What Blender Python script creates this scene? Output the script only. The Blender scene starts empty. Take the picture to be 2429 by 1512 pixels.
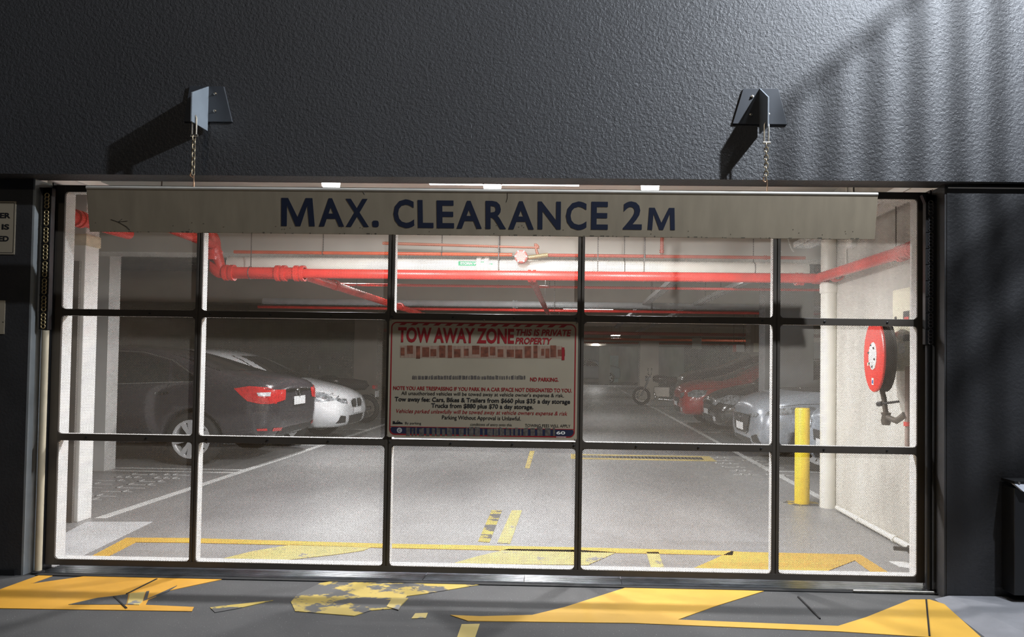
import bpy, bmesh, math, random
from math import pi, sin, cos, sqrt, atan2
from mathutils import Vector, Matrix
from mathutils.bvhtree import BVHTree
from mathutils.geometry import tessellate_polygon

random.seed(7)
SC = bpy.context.scene
COL = SC.collection

# ------------------------------------------------------------------ camera
F, CX, CY, W, H = 1640.0, 1318.6, 824.1, 2429.0, 1512.0
YAW, PITCH, ROLL = 0.0219, 0.0228, 0.0141
CAM = Vector((0.0, -4.22, 1.32))
FWD = Vector((-sin(YAW) * cos(PITCH), cos(YAW) * cos(PITCH), sin(PITCH)))
_r = Vector((cos(YAW), sin(YAW), 0.0))
_u = _r.cross(FWD)
RGT = _r * cos(ROLL) + _u * sin(ROLL)
UPV = -_r * sin(ROLL) + _u * cos(ROLL)
cam_d = bpy.data.cameras.new('camera')
cam = bpy.data.objects.new('camera', cam_d)
COL.objects.link(cam)
cam_d.sensor_fit = 'HORIZONTAL'
cam_d.sensor_width = 36.0
cam_d.lens = F / W * 36.0
cam_d.shift_x = (W / 2 - CX) / W
cam_d.shift_y = (CY - H / 2) / W
cam_d.clip_start = 0.05
cam_d.clip_end = 200
_m = Matrix((RGT, UPV, -FWD)).transposed().to_4x4()
_m.translation = CAM
cam.matrix_world = _m
SC.camera = cam

# ------------------------------------------------------------------ world, lights outside, exposure
SC.view_settings.view_transform = 'Standard'
SC.view_settings.look = 'None'
SC.view_settings.gamma = 1.0
SC.view_settings.exposure = 0.0
SC.view_settings.use_curve_mapping = False
wd = bpy.data.worlds.new('night_sky')
SC.world = wd
wd.use_nodes = True
wd.node_tree.nodes['Background'].inputs[0].default_value = (0.55, 0.62, 0.75, 1)
wd.node_tree.nodes['Background'].inputs[1].default_value = 0.022


def add_light(kind, name, loc, power, color, size=0.1, target=None, **kw):
    d = bpy.data.lights.new(name, kind)
    d.energy = power
    d.color = color
    if kind in ('POINT', 'SPOT'):
        d.shadow_soft_size = size
    for k, v in kw.items():
        setattr(d, k, v)
    o = bpy.data.objects.new(name, d)
    COL.objects.link(o)
    o.location = loc
    if target is not None:
        o.rotation_euler = (Vector(target) - Vector(loc)).to_track_quat('-Z', 'Y').to_euler()
    return o


LAMP_A = Vector((2.45, -0.50, 6.2))
LAMP_B = Vector((3.0, -2.0, 5.0))
LAMP_C = Vector((-1.5, -7.0, 6.5))
add_light('POINT', 'facade_flood_light', LAMP_A, 430, (0.86, 0.93, 1.0), 0.10)
add_light('POINT', 'stair_lamp_light', LAMP_B, 1200, (0.84, 0.91, 1.0), 0.05)
add_light('POINT', 'street_lamp_light', LAMP_C, 170, (1.0, 0.86, 0.68), 0.25)


# ------------------------------------------------------------------ pixel -> place
def ray(px, py):
    return (RGT * ((px - CX) / F) + UPV * ((CY - py) / F) + FWD)


def at_y(px, py, Y):
    d = ray(px, py)
    return CAM + d * ((Y - CAM.y) / d.y)


def at_z(px, py, Z=0.0):
    d = ray(px, py)
    return CAM + d * ((Z - CAM.z) / d.z)


def at_x(px, py, X):
    d = ray(px, py)
    return CAM + d * ((X - CAM.x) / d.x)


# ------------------------------------------------------------------ materials
MATS = {}


def nodes_of(m):
    m.use_nodes = True
    nt = m.node_tree
    return nt, nt.nodes, nt.links, nt.nodes['Principled BSDF']


def M(name, col, rough=0.6, metal=0.0, var=0.12, scale=6.0, bump=0.0, bscale=120.0, coat=0.0, emit=0.0, stretch=None):
    """plain procedural material: base colour varied by noise, optional fine relief"""
    if name in MATS:
        return MATS[name]
    m = bpy.data.materials.new(name)
    nt, N, L, b = nodes_of(m)
    b.inputs['Roughness'].default_value = rough
    b.inputs['Metallic'].default_value = metal
    b.inputs['Coat Weight'].default_value = coat
    b.inputs['Coat Roughness'].default_value = 0.06
    tc = N.new('ShaderNodeTexCoord')
    vec = tc.outputs['Object']
    if stretch:
        mp = N.new('ShaderNodeMapping')
        mp.inputs['Scale'].default_value = stretch
        L.new(vec, mp.inputs[0])
        vec = mp.outputs[0]
    nz = N.new('ShaderNodeTexNoise')
    nz.inputs['Scale'].default_value = scale
    nz.inputs['Detail'].default_value = 6
    L.new(vec, nz.inputs['Vector'])
    r = N.new('ShaderNodeValToRGB')
    r.color_ramp.elements[0].position = 0.3
    r.color_ramp.elements[1].position = 0.7
    r.color_ramp.elements[0].color = (*[max(0, c * (1 - var)) for c in col], 1)
    r.color_ramp.elements[1].color = (*[min(1, c * (1 + var)) for c in col], 1)
    L.new(nz.outputs['Fac'], r.inputs[0])
    L.new(r.outputs[0], b.inputs['Base Color'])
    if emit:
        b.inputs['Emission Strength'].default_value = emit
        b.inputs['Emission Color'].default_value = (*col, 1)
    if bump:
        n2 = N.new('ShaderNodeTexNoise')
        n2.inputs['Scale'].default_value = bscale
        n2.inputs['Detail'].default_value = 3
        L.new(tc.outputs['Object'], n2.inputs['Vector'])
        bp = N.new('ShaderNodeBump')
        bp.inputs['Strength'].default_value = bump
        bp.inputs['Distance'].default_value = 0.01
        L.new(n2.outputs['Fac'], bp.inputs['Height'])
        L.new(bp.outputs[0], b.inputs['Normal'])
    MATS[name] = m
    return m


def mat_stipple():
    m = bpy.data.materials.new('stippled_charcoal_paint')
    nt, N, L, b = nodes_of(m)
    b.inputs['Base Color'].default_value = (0.052, 0.053, 0.058, 1)
    b.inputs['Roughness'].default_value = 0.45
    tc = N.new('ShaderNodeTexCoord')
    n1 = N.new('ShaderNodeTexNoise')
    n1.inputs['Scale'].default_value = 66
    n1.inputs['Detail'].default_value = 4
    n1.inputs['Roughness'].default_value = 0.6
    L.new(tc.outputs['Object'], n1.inputs['Vector'])
    n2 = N.new('ShaderNodeTexNoise')
    n2.inputs['Scale'].default_value = 1.3
    n2.inputs['Detail'].default_value = 5
    L.new(tc.outputs['Object'], n2.inputs['Vector'])
    r = N.new('ShaderNodeValToRGB')
    r.color_ramp.elements[0].color = (0.044, 0.044, 0.047, 1)
    r.color_ramp.elements[1].color = (0.062, 0.063, 0.068, 1)
    L.new(n2.outputs['Fac'], r.inputs[0])
    L.new(r.outputs[0], b.inputs['Base Color'])
    bp = N.new('ShaderNodeBump')
    bp.inputs['Strength'].default_value = 0.8
    bp.inputs['Distance'].default_value = 0.007
    L.new(n1.outputs['Fac'], bp.inputs['Height'])
    L.new(bp.outputs[0], b.inputs['Normal'])
    return m


def mat_perforated():
    """painted sheet with diagonally staggered round holes"""
    m = bpy.data.materials.new('perforated_sheet')
    nt, N, L, b = nodes_of(m)
    b.inputs['Base Color'].default_value = (0.43, 0.37, 0.30, 1)
    b.inputs['Roughness'].default_value = 0.6
    tc = N.new('ShaderNodeTexCoord')
    sp = N.new('ShaderNodeSeparateXYZ')
    L.new(tc.outputs['Object'], sp.inputs[0])
    p = 0.0105
    q = p

    def math_(op, a, bb=None, c=None):
        n = N.new('ShaderNodeMath')
        n.operation = op
        for i, v in enumerate((a, bb, c)):
            if v is None:
                continue
            if isinstance(v, (int, float)):
                n.inputs[i].default_value = v
            else:
                L.new(v, n.inputs[i])
        return n.outputs[0]

    def d2(ox, oz):
        u = math_('WRAP', math_('ADD', sp.outputs['X'], ox), p / 2, -p / 2)
        v = math_('WRAP', math_('ADD', sp.outputs['Z'], oz), q / 2, -q / 2)
        return math_('ADD', math_('MULTIPLY', u, u), math_('MULTIPLY', v, v))
    d = math_('MINIMUM', d2(0, 0), d2(p / 2, q / 2))
    hole = math_('LESS_THAN', d, 0.0032 ** 2)
    tr = N.new('ShaderNodeBsdfTransparent')
    mx = N.new('ShaderNodeMixShader')
    L.new(hole, mx.inputs[0])
    L.new(b.outputs[0], mx.inputs[1])
    L.new(tr.outputs[0], mx.inputs[2])
    L.new(mx.outputs[0], N['Material Output'].inputs[0])
    return m


def mat_worn(name, paint, under, wear, scale=9.0, rough=0.6):
    """road paint rubbed through to the surface below where noise is high"""
    m = bpy.data.materials.new(name)
    nt, N, L, b = nodes_of(m)
    b.inputs['Roughness'].default_value = rough
    tc = N.new('ShaderNodeTexCoord')
    mp = N.new('ShaderNodeMapping')
    mp.inputs['Scale'].default_value = (0.6, 1.0, 1.0)
    L.new(tc.outputs['Object'], mp.inputs[0])
    n1 = N.new('ShaderNodeTexNoise')
    n1.inputs['Scale'].default_value = scale
    n1.inputs['Detail'].default_value = 10
    n1.inputs['Roughness'].default_value = 0.68
    L.new(mp.outputs[0], n1.inputs['Vector'])
    r = N.new('ShaderNodeValToRGB')
    r.color_ramp.elements[0].position = 1 - wear - 0.015
    r.color_ramp.elements[1].position = 1 - wear + 0.015
    L.new(n1.outputs['Fac'], r.inputs[0])
    n2 = N.new('ShaderNodeTexNoise')
    n2.inputs['Scale'].default_value = 2.2
    n2.inputs['Detail'].default_value = 8
    L.new(tc.outputs['Object'], n2.inputs['Vector'])
    c = N.new('ShaderNodeValToRGB')
    c.color_ramp.elements[0].position = 0.3
    c.color_ramp.elements[1].position = 0.7
    c.color_ramp.elements[0].color = (*[x * 0.78 for x in paint], 1)
    c.color_ramp.elements[1].color = (*paint, 1)
    L.new(n2.outputs['Fac'], c.inputs[0])
    mx = N.new('ShaderNodeMixRGB')
    L.new(r.outputs[0], mx.inputs[0])
    L.new(c.outputs[0], mx.inputs[1])
    mx.inputs[2].default_value = (*under, 1)
    L.new(mx.outputs[0], b.inputs['Base Color'])
    return m


def mat_floor(name, c1, c2, rough, fine=200.0, speck=0.0, streak=None):
    m = bpy.data.materials.new(name)
    nt, N, L, b = nodes_of(m)
    tc = N.new('ShaderNodeTexCoord')
    vec = tc.outputs['Object']
    mp = N.new('ShaderNodeMapping')
    mp.inputs['Scale'].default_value = streak or (1, 1, 1)
    L.new(vec, mp.inputs[0])
    n1 = N.new('ShaderNodeTexNoise')
    n1.inputs['Scale'].default_value = 0.9
    n1.inputs['Detail'].default_value = 10
    n1.inputs['Roughness'].default_value = 0.6
    L.new(mp.outputs[0], n1.inputs['Vector'])
    r = N.new('ShaderNodeValToRGB')
    r.color_ramp.elements[0].position = 0.32
    r.color_ramp.elements[1].position = 0.68
    r.color_ramp.elements[0].color = (*c1, 1)
    r.color_ramp.elements[1].color = (*c2, 1)
    L.new(n1.outputs['Fac'], r.inputs[0])
    out = r.outputs[0]
    n2 = N.new('ShaderNodeTexNoise')
    n2.inputs['Scale'].default_value = fine
    n2.inputs['Detail'].default_value = 3
    L.new(vec, n2.inputs['Vector'])
    if speck:
        r2 = N.new('ShaderNodeValToRGB')
        r2.color_ramp.elements[0].position = 0.66
        r2.color_ramp.elements[1].position = 0.74
        L.new(n2.outputs['Fac'], r2.inputs[0])
        mx = N.new('ShaderNodeMixRGB')
        L.new(r2.outputs[0], mx.inputs[0])
        L.new(out, mx.inputs[1])
        mx.inputs[2].default_value = (speck, speck, speck * 0.95, 1)
        out = mx.outputs[0]
    L.new(out, b.inputs['Base Color'])
    b.inputs['Roughness'].default_value = rough
    bp = N.new('ShaderNodeBump')
    bp.inputs['Strength'].default_value = 0.25
    bp.inputs['Distance'].default_value = 0.003
    L.new(n2.outputs['Fac'], bp.inputs['Height'])
    L.new(bp.outputs[0], b.inputs['Normal'])
    return m


STIP = mat_stipple()
PERF = mat_perforated()
PILLAR = M('pillar_charcoal_paint', (0.038, 0.037, 0.038), 0.55, var=0.15, bump=0.15, bscale=60)
JAMB = M('grey_jamb_paint', (0.27, 0.285, 0.29), 0.45, var=0.15)
FRAME = M('gate_brown_black_paint', (0.066, 0.056, 0.046), 0.45, var=0.1)
RETURN = M('gate_inner_pale_metal', (0.70, 0.69, 0.67), 0.5, var=0.06)
BLACK = M('black_metal', (0.012, 0.012, 0.013), 0.4, var=0.1)
RUBBER = M('black_rubber', (0.012, 0.012, 0.012), 0.8)
CREAM = M('cream_tube_paint', (0.42, 0.37, 0.27), 0.5)
BOARD = M('weathered_cream_board', (0.275, 0.23, 0.165), 0.5, var=0.10, scale=3.0, stretch=(5, 1, 1.2))
NAVY = M('navy_lettering', (0.010, 0.015, 0.036), 0.5, var=0.05)
PLATE = M('blue_grey_plate_paint', (0.055, 0.06, 0.07), 0.4)
FINM = M('grey_fin_paint', (0.24, 0.27, 0.30), 0.5)
STEEL = M('galvanised_steel', (0.55, 0.52, 0.46), 0.35, 1.0, var=0.2, scale=40)
RUST = M('aged_chain_steel', (0.34, 0.28, 0.19), 0.45, 0.8, var=0.3, scale=60)
ALU = M('threshold_aluminium', (0.42, 0.44, 0.48), 0.28, 1.0, var=0.2, scale=12)
WHITEWALL = M('white_painted_concrete', (0.74, 0.73, 0.70), 0.7, var=0.05, scale=4)
GREYWALL = M('pale_grey_concrete', (0.56, 0.56, 0.54), 0.75, var=0.08, scale=3)
RAWCONC = M('stained_raw_concrete', (0.50, 0.48, 0.43), 0.75, var=0.2, scale=2.2, bump=0.1, bscale=30, stretch=(1, 1.4, 0.35))
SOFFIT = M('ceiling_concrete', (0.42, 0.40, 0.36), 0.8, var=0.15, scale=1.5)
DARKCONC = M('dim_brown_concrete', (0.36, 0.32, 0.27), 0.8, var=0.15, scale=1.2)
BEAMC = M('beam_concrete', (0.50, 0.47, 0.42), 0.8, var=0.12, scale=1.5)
REDP = M('red_pipe_paint', (0.62, 0.035, 0.025), 0.35, var=0.15)
ORANGEP = M('orange_red_pipe_paint', (0.55, 0.09, 0.03), 0.4, var=0.15)
BRONZE = M('bronze_fitting', (0.36, 0.28, 0.15), 0.4, 0.4)
WHITEP = M('white_plastic_pipe', (0.72, 0.70, 0.63), 0.35, var=0.06)
YELLOW = M('yellow_bollard_paint', (0.80, 0.55, 0.02), 0.4, var=0.1)
WHITE = M('white_print', (0.75, 0.75, 0.73), 0.5, var=0.03)
LINEW = mat_worn('white_line_paint', (0.62, 0.63, 0.62), (0.2, 0.2, 0.2), 0.34, 12)
ASPH = (0.062, 0.061, 0.060)
YP1 = mat_worn('orange_yellow_road_paint', (0.60, 0.30, 0.03), ASPH, 0.26, 7)
YP2 = mat_worn('yellow_road_paint_worn', (0.44, 0.32, 0.06), ASPH, 0.50, 5)
YP3 = mat_worn('yellow_road_paint', (0.60, 0.34, 0.045), ASPH, 0.30, 8)
YP4 = mat_worn('pale_yellow_road_paint', (0.52, 0.40, 0.13), (0.16, 0.16, 0.16), 0.40, 6)
ASPHM = mat_floor('driveway_asphalt', (0.040, 0.040, 0.041), (0.074, 0.072, 0.070), 0.75, 130, 0.26)
GFLOOR = mat_floor('garage_slab', (0.17, 0.17, 0.175), (0.27, 0.27, 0.27), 0.42, 120, 0, (1.0, 0.45, 1))
KERBM = M('kerb_concrete', (0.16, 0.16, 0.17), 0.8, var=0.15, bump=0.1, bscale=80)
REDPR = M('dark_red_print', (0.26, 0.012, 0.016), 0.5, var=0.05)
BLKPR = M('black_print', (0.012, 0.012, 0.014), 0.5, var=0.05)
SIGNB = M('aged_sign_board', (0.36, 0.31, 0.23), 0.45, var=0.07, scale=3)
NAVYPR = M('navy_print', (0.016, 0.020, 0.05), 0.5, var=0.05)
SMEAR = M('smeared_red_print', (0.17, 0.055, 0.03), 0.6, var=0.5, scale=30)
SMEARK = M('smeared_black_print', (0.10, 0.085, 0.075), 0.6, var=0.5, scale=60)
GREENPR = M('green_print', (0.03, 0.30, 0.13), 0.5)
LAMPM = M('lamp_diffuser', (1.0, 0.98, 0.95), 0.5, var=0.0, emit=14.0)
LAMPDIM = M('far_lamp_diffuser', (1.0, 0.97, 0.92), 0.5, var=0.0, emit=5.0)
BOXCREAM = M('cream_enclosure_paint', (0.72, 0.68, 0.52), 0.45, var=0.04)


# ------------------------------------------------------------------ mesh building
class MB:
    def __init__(s):
        s.v, s.f = [], []

    def add(s, vs, fs):
        o = len(s.v)
        s.v += [Vector(p) for p in vs]
        s.f += [tuple(i + o for i in f) for f in fs]
        return s

    def box(s, x0, x1, y0, y1, z0, z1):
        v = [(x, y, z) for z in (z0, z1) for y in (y0, y1) for x in (x0, x1)]
        return s.add(v, [(0, 2, 3, 1), (4, 5, 7, 6), (0, 1, 5, 4), (2, 6, 7, 3), (0, 4, 6, 2), (1, 3, 7, 5)])

    def prism(s, poly, direction):
        """extrude a planar polygon (3D points) along a vector; concave allowed"""
        n = len(poly)
        p = [Vector(q) for q in poly]
        d = Vector(direction)
        tris = tessellate_polygon([p])
        vs = p + [q + d for q in p]
        fs = []
        nn = Vector()
        for i in range(n):
            nn += (p[i]).cross(p[(i + 1) % n])
        flip = nn.dot(d) > 0
        for t in tris:
            t = tuple(t)
            a, b_, c = p[t[0]], p[t[1]], p[t[2]]
            if ((b_ - a).cross(c - a)).dot(d) > 0:
                t = (t[0], t[2], t[1])
            fs.append(t)
            fs.append((t[0] + n, t[2] + n, t[1] + n))
        for i in range(n):
            j = (i + 1) % n
            fs.append((i, i + n, j + n, j) if not flip else (i, j, j + n, i + n))
        return s.add(vs, fs)

    def tube(s, path, r, n=14, caps=True, r2=None):
        pts = [Vector(p) for p in path]
        rings = []
        up = None
        for i, p in enumerate(pts):
            if i == 0:
                t = pts[1] - p
            elif i == len(pts) - 1:
                t = p - pts[i - 1]
            else:
                t = (pts[i + 1] - p).normalized() + (p - pts[i - 1]).normalized()
            t.normalize()
            if up is None:
                a = Vector((0, 0, 1)) if abs(t.z) < 0.9 else Vector((1, 0, 0))
                up = (a - t * a.dot(t)).normalized()
            else:
                up = (up - t * up.dot(t)).normalized()
            sd = t.cross(up)
            rr = r if r2 is None else r + (r2 - r) * i / (len(pts) - 1)
            rings.append([p + (up * cos(2 * pi * k / n) + sd * sin(2 * pi * k / n)) * rr for k in range(n)])
        vs = [q for g in rings for q in g]
        fs = []
        for i in range(len(pts) - 1):
            for k in range(n):
                k2 = (k + 1) % n
                fs.append((i * n + k, i * n + k2, (i + 1) * n + k2, (i + 1) * n + k))
        if caps:
            fs.append(tuple(range(n - 1, -1, -1)))
            fs.append(tuple((len(pts) - 1) * n + k for k in range(n)))
        return s.add(vs, fs)

    def ring(s, c, axis, R, r, n=18, m=7, stretch=0.0, sdir=None):
        """torus; with stretch it becomes an oval chain link along sdir"""
        ax = Vector(axis).normalized()
        a = Vector(sdir).normalized() if sdir is not None else ax.orthogonal().normalized()
        b = ax.cross(a)
        c = Vector(c)
        vs, fs = [], []
        for i in range(n):
            t = 2 * pi * i / n
            cc = c + a * (stretch if cos(t) > 0 else -stretch)
            rad = a * cos(t) + b * sin(t)
            for k in range(m):
                q = 2 * pi * k / m
                vs.append(cc + rad * (R + r * cos(q)) + ax * (r * sin(q)))
        for i in range(n):
            for k in range(m):
                fs.append((i * m + k, ((i + 1) % n) * m + k, ((i + 1) % n) * m + (k + 1) % m, i * m + (k + 1) % m))
        return s.add(vs, fs)

    def disc(s, c, axis, r, h, n=24, r2=None):
        ax = Vector(axis).normalized()
        c = Vector(c)
        return s.tube([c, c + ax * h], r, n, True, r2)

    def lathe(s, c, axis, prof, n=32):
        ax = Vector(axis).normalized()
        a = ax.orthogonal().normalized()
        b = ax.cross(a)
        c = Vector(c)
        vs, fs = [], []
        for (r, h) in prof:
            for k in range(n):
                t = 2 * pi * k / n
                vs.append(c + ax * h + (a * cos(t) + b * sin(t)) * r)
        for i in range(len(prof) - 1):
            for k in range(n):
                k2 = (k + 1) % n
                fs.append((i * n + k, i * n + k2, (i + 1) * n + k2, (i + 1) * n + k))
        return s.add(vs, fs)

    def build(s, name, mat, parent=None, smooth=False, bevel=0.0, local=False):
        me = bpy.data.meshes.new(name)
        off = Vector()
        if parent is not None and not local:
            p = parent
            while p is not None:
                off += p.location
                p = p.parent
        me.from_pydata([tuple(q - off) for q in s.v], [], s.f)
        me.update()
        me.validate()
        bm = bmesh.new()
        bm.from_mesh(me)
        bmesh.ops.recalc_face_normals(bm, faces=bm.faces)
        bm.to_mesh(me)
        bm.free()
        if mat:
            me.materials.append(mat)
        o = bpy.data.objects.new(name, me)
        COL.objects.link(o)
        if parent is not None:
            o.parent = parent
        if smooth:
            for p in me.polygons:
                p.use_smooth = True
            md = o.modifiers.new('split', 'EDGE_SPLIT')
            md.split_angle = math.radians(40)
        if bevel:
            md = o.modifiers.new('bevel', 'BEVEL')
            md.width = bevel
            md.segments = 2
            md.limit_method = 'ANGLE'
        return o


def tag(o, label, cat, group=None):
    o['label'] = label
    o['category'] = cat
    if group:
        o['group'] = group
    return o


def struct(o, label=None, cat=None):
    o['kind'] = 'structure'
    if label:
        o['label'] = label
    if cat:
        o['category'] = cat
    return o


def thing(name, label, cat, loc=(0, 0, 0), group=None, rotz=0.0):
    e = bpy.data.objects.new(name, None)
    e.empty_display_size = 0.1
    COL.objects.link(e)
    e.location = loc
    e.rotation_euler = (0, 0, rotz)
    tag(e, label, cat, group)
    return e


def copy_tree(o, parent=None):
    c = o.copy()
    COL.objects.link(c)
    c.parent = parent
    for ch in o.children:
        copy_tree(ch, c)
    return c


# text: the built-in typeface, made into a thin mesh fitted to a rectangle
def text_mesh(s, bold=0.0, shear=0.0, spacing=1.0):
    cu = bpy.data.curves.new('t', 'FONT')
    cu.body = s
    cu.size = 1.0
    cu.offset = bold
    cu.shear = shear
    cu.space_character = spacing
    cu.resolution_u = 3
    cu.fill_mode = 'FRONT'
    o = bpy.data.objects.new('t', cu)
    COL.objects.link(o)
    dg = bpy.context.evaluated_depsgraph_get()
    me = bpy.data.meshes.new_from_object(o.evaluated_get(dg))
    bpy.data.objects.remove(o)
    bpy.data.curves.remove(cu)
    return me


def put_text(name, s, mat, parent, x0, x1, z0, z1, y, bold=0.0, shear=0.0, cap=None, spacing=1.0, rot=None, local=False):
    """fit text so that its ink spans x0..x1 (world/local X) and z0..z1; 'cap' text only sets the height scale"""
    me = text_mesh(s, bold, shear, spacing)
    ref = text_mesh(cap, bold, shear, spacing) if cap else me
    xs = [v.co.x for v in me.vertices]
    ys = [v.co.y for v in ref.vertices]
    ax, bx, ay, by = min(xs), max(xs), min(ys), max(ys)
    off = Vector()
    if not local and parent is not None:
        p = parent
        while p is not None:
            off += p.location
            p = p.parent
    for v in me.vertices:
        X = x0 + (v.co.x - ax) / (bx - ax) * (x1 - x0)
        Z = z0 + (v.co.y - ay) / (by - ay) * (z1 - z0)
        q = Vector((X, y, Z))
        if rot is not None:
            q = rot(q)
        v.co = q - off
    me.materials.clear()
    me.materials.append(mat)
    me.name = name
    o = bpy.data.objects.new(name, me)
    COL.objects.link(o)
    o.parent = parent
    if ref is not me:
        bpy.data.meshes.remove(ref)
    return o


def bx(name, mat, a, parent=None, bevel=0.0):
    return MB().box(*a).build(name, mat, parent, bevel=bevel)


# ================================================================== setting
YW, YP, YPL = -0.22, -0.18, -0.11     # facade face, right and left pillar faces
ZL = 2.396                      # lintel underside
ZC = 3.0                        # garage ceiling
XL = at_y(64, 900, YPL).x        # left and right edges of the opening
XR = at_y(2246, 900, YP).x
XW = 2.486                      # right garage wall

struct(bx('driveway', ASPHM, (-9, 9, -12, 0.06, -0.3, 0.0)), 'dark speckled asphalt driveway in front of the gate', 'driveway')
struct(bx('floor', GFLOOR, (-12, 12, 0.06, 60, -0.3, 0.0)), 'pale concrete floor slab of the parking garage', 'floor')
struct(bx('wall_front', STIP, (-9, 9, YW, -0.07, ZL, 9.0)), 'charcoal stippled wall above the gate', 'wall')
struct(bx('wall_front_left', PILLAR, (-9, XL, YPL, 0.06, 0, ZL)), 'smooth charcoal pillar left of the gate', 'wall')
struct(bx('wall_front_right', M('dark_pillar_paint', (0.026, 0.026, 0.028), 0.5, var=0.15, bump=0.3, bscale=50), (XR, 9, YP, 0.06, 0, ZL - 0.012)), 'charcoal textured pillar right of the gate', 'wall')
struct(bx('ceiling', SOFFIT, (-12, 12, -0.07, 60, ZC, ZC + 0.3)), 'concrete ceiling of the parking garage', 'ceiling')
struct(bx('wall_right', RAWCONC, (XW, XW + 0.25, 0.06, 2.38, 0, ZC)), 'stained pale concrete side wall with the hose reel', 'wall')
struct(bx('wall_right_return', GREYWALL, (XW + 0.25, 8.2, 2.2, 2.38, 0, ZC)), 'concrete return wall behind the hose reel wall', 'wall')
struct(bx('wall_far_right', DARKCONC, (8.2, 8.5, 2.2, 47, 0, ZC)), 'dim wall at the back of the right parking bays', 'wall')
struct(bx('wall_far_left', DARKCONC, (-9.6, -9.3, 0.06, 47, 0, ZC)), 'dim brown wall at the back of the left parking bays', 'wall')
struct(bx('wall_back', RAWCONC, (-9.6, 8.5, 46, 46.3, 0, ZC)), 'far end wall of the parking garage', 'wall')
struct(bx('wall_left', GREYWALL, (-9.3, -5.36, 3.66, 3.86, 0, ZC)), 'pale grey wall end beside the dark sedan', 'wall')
struct(bx('wall_left_side', WHITEWALL, (-4.4, -3.98, 0.06, 0.9, 0, ZC)), 'white painted wall just inside the gate at left', 'wall')

# threshold shadow gap trims
struct(bx('trim_1', JAMB, (XL, XL + 0.012, YPL + 0.002, 0.05, 0, ZL)), 'grey painted steel jamb lining the left side of the opening', 'jamb')
struct(bx('trim_2', PILLAR, (XR - 0.012, XR, YP + 0.004, 0.05, 0, ZL - 0.01)), 'dark steel jamb lining the right side of the opening', 'jamb')
struct(bx('baseboard_left', BLACK, (-9, XL - 0.03, YPL - 0.012, YPL - 0.001, 0, 0.035)), 'thin metal skirting at the foot of the left pillar', 'baseboard')
pale_ledge = at_y(2248, 452, YP)
struct(bx('trim_3', M('pale_ledge', (0.6, 0.6, 0.6), 0.5), (XR + 0.005, 6, YP - 0.006, YP - 0.0005, ZL - 0.03, ZL - 0.024)), 'thin pale joint above the right pillar', 'joint')

# garage structure
yb = 2.95
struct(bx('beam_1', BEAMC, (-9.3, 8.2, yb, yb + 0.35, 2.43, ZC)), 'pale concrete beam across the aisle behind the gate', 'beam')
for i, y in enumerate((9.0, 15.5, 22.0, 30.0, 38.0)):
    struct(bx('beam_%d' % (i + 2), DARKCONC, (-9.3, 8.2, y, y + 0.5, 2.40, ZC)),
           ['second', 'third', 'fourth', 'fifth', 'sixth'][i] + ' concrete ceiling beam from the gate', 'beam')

struct(bx('column_1', WHITEWALL, (-4.35, -3.90, 1.22, 1.38, 0, ZC), bevel=0.006), 'slim white column inside the gate at left', 'column')
struct(bx('column_1_collar', M('patched_render', (0.62, 0.52, 0.36), 0.8, var=0.25, scale=12), (-4.36, -3.892, 1.212, 1.385, 2.21, 2.30)), 'patched brown render at the head of the white column', 'collar')
struct(bx('door_1', M('dim_door_recess', (0.12, 0.11, 0.10), 0.6), (-4.34, -3.93, 1.195, 1.2195, 0, 2.08)), 'dark narrow door edge on the white column', 'door')
yc = 11.25 - 4.22
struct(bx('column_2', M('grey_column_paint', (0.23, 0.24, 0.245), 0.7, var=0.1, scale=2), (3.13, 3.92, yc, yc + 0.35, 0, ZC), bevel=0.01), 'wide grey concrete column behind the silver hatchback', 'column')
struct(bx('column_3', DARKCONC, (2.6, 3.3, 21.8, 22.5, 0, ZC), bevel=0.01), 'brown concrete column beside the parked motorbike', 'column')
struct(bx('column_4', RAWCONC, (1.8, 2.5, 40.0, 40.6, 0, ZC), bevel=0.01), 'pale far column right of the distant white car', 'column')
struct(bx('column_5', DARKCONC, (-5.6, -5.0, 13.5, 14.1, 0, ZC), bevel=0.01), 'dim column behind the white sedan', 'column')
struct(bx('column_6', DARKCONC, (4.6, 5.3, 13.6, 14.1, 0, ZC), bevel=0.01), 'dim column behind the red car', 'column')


# ================================================================== lights inside
def batten(x, y, z, length, power, label, along='x', color=(0.99, 0.98, 0.97), w=0.12, mat=LAMPM):
    t = thing('ceiling_light', label, 'light', (x, y, z), 'garage ceiling lights')
    a, b = (length / 2, w / 2) if along == 'x' else (w / 2, length / 2)
    MB().box(x - a - 0.02, x + a + 0.02, y - b - 0.02, y + b + 0.02, z + 0.02, z + 0.07).build('housing', WHITE, t, bevel=0.004)
    MB().box(x - a, x + a, y - b, y + b, z, z + 0.02).build('diffuser', mat, t)
    if power:
        l = add_light('AREA', 'batten_lamp', (x, y, z - 0.012), power, color, shape='RECTANGLE',
                      size=2 * a, size_y=2 * b)
        l.data.spread = pi
    return t


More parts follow.
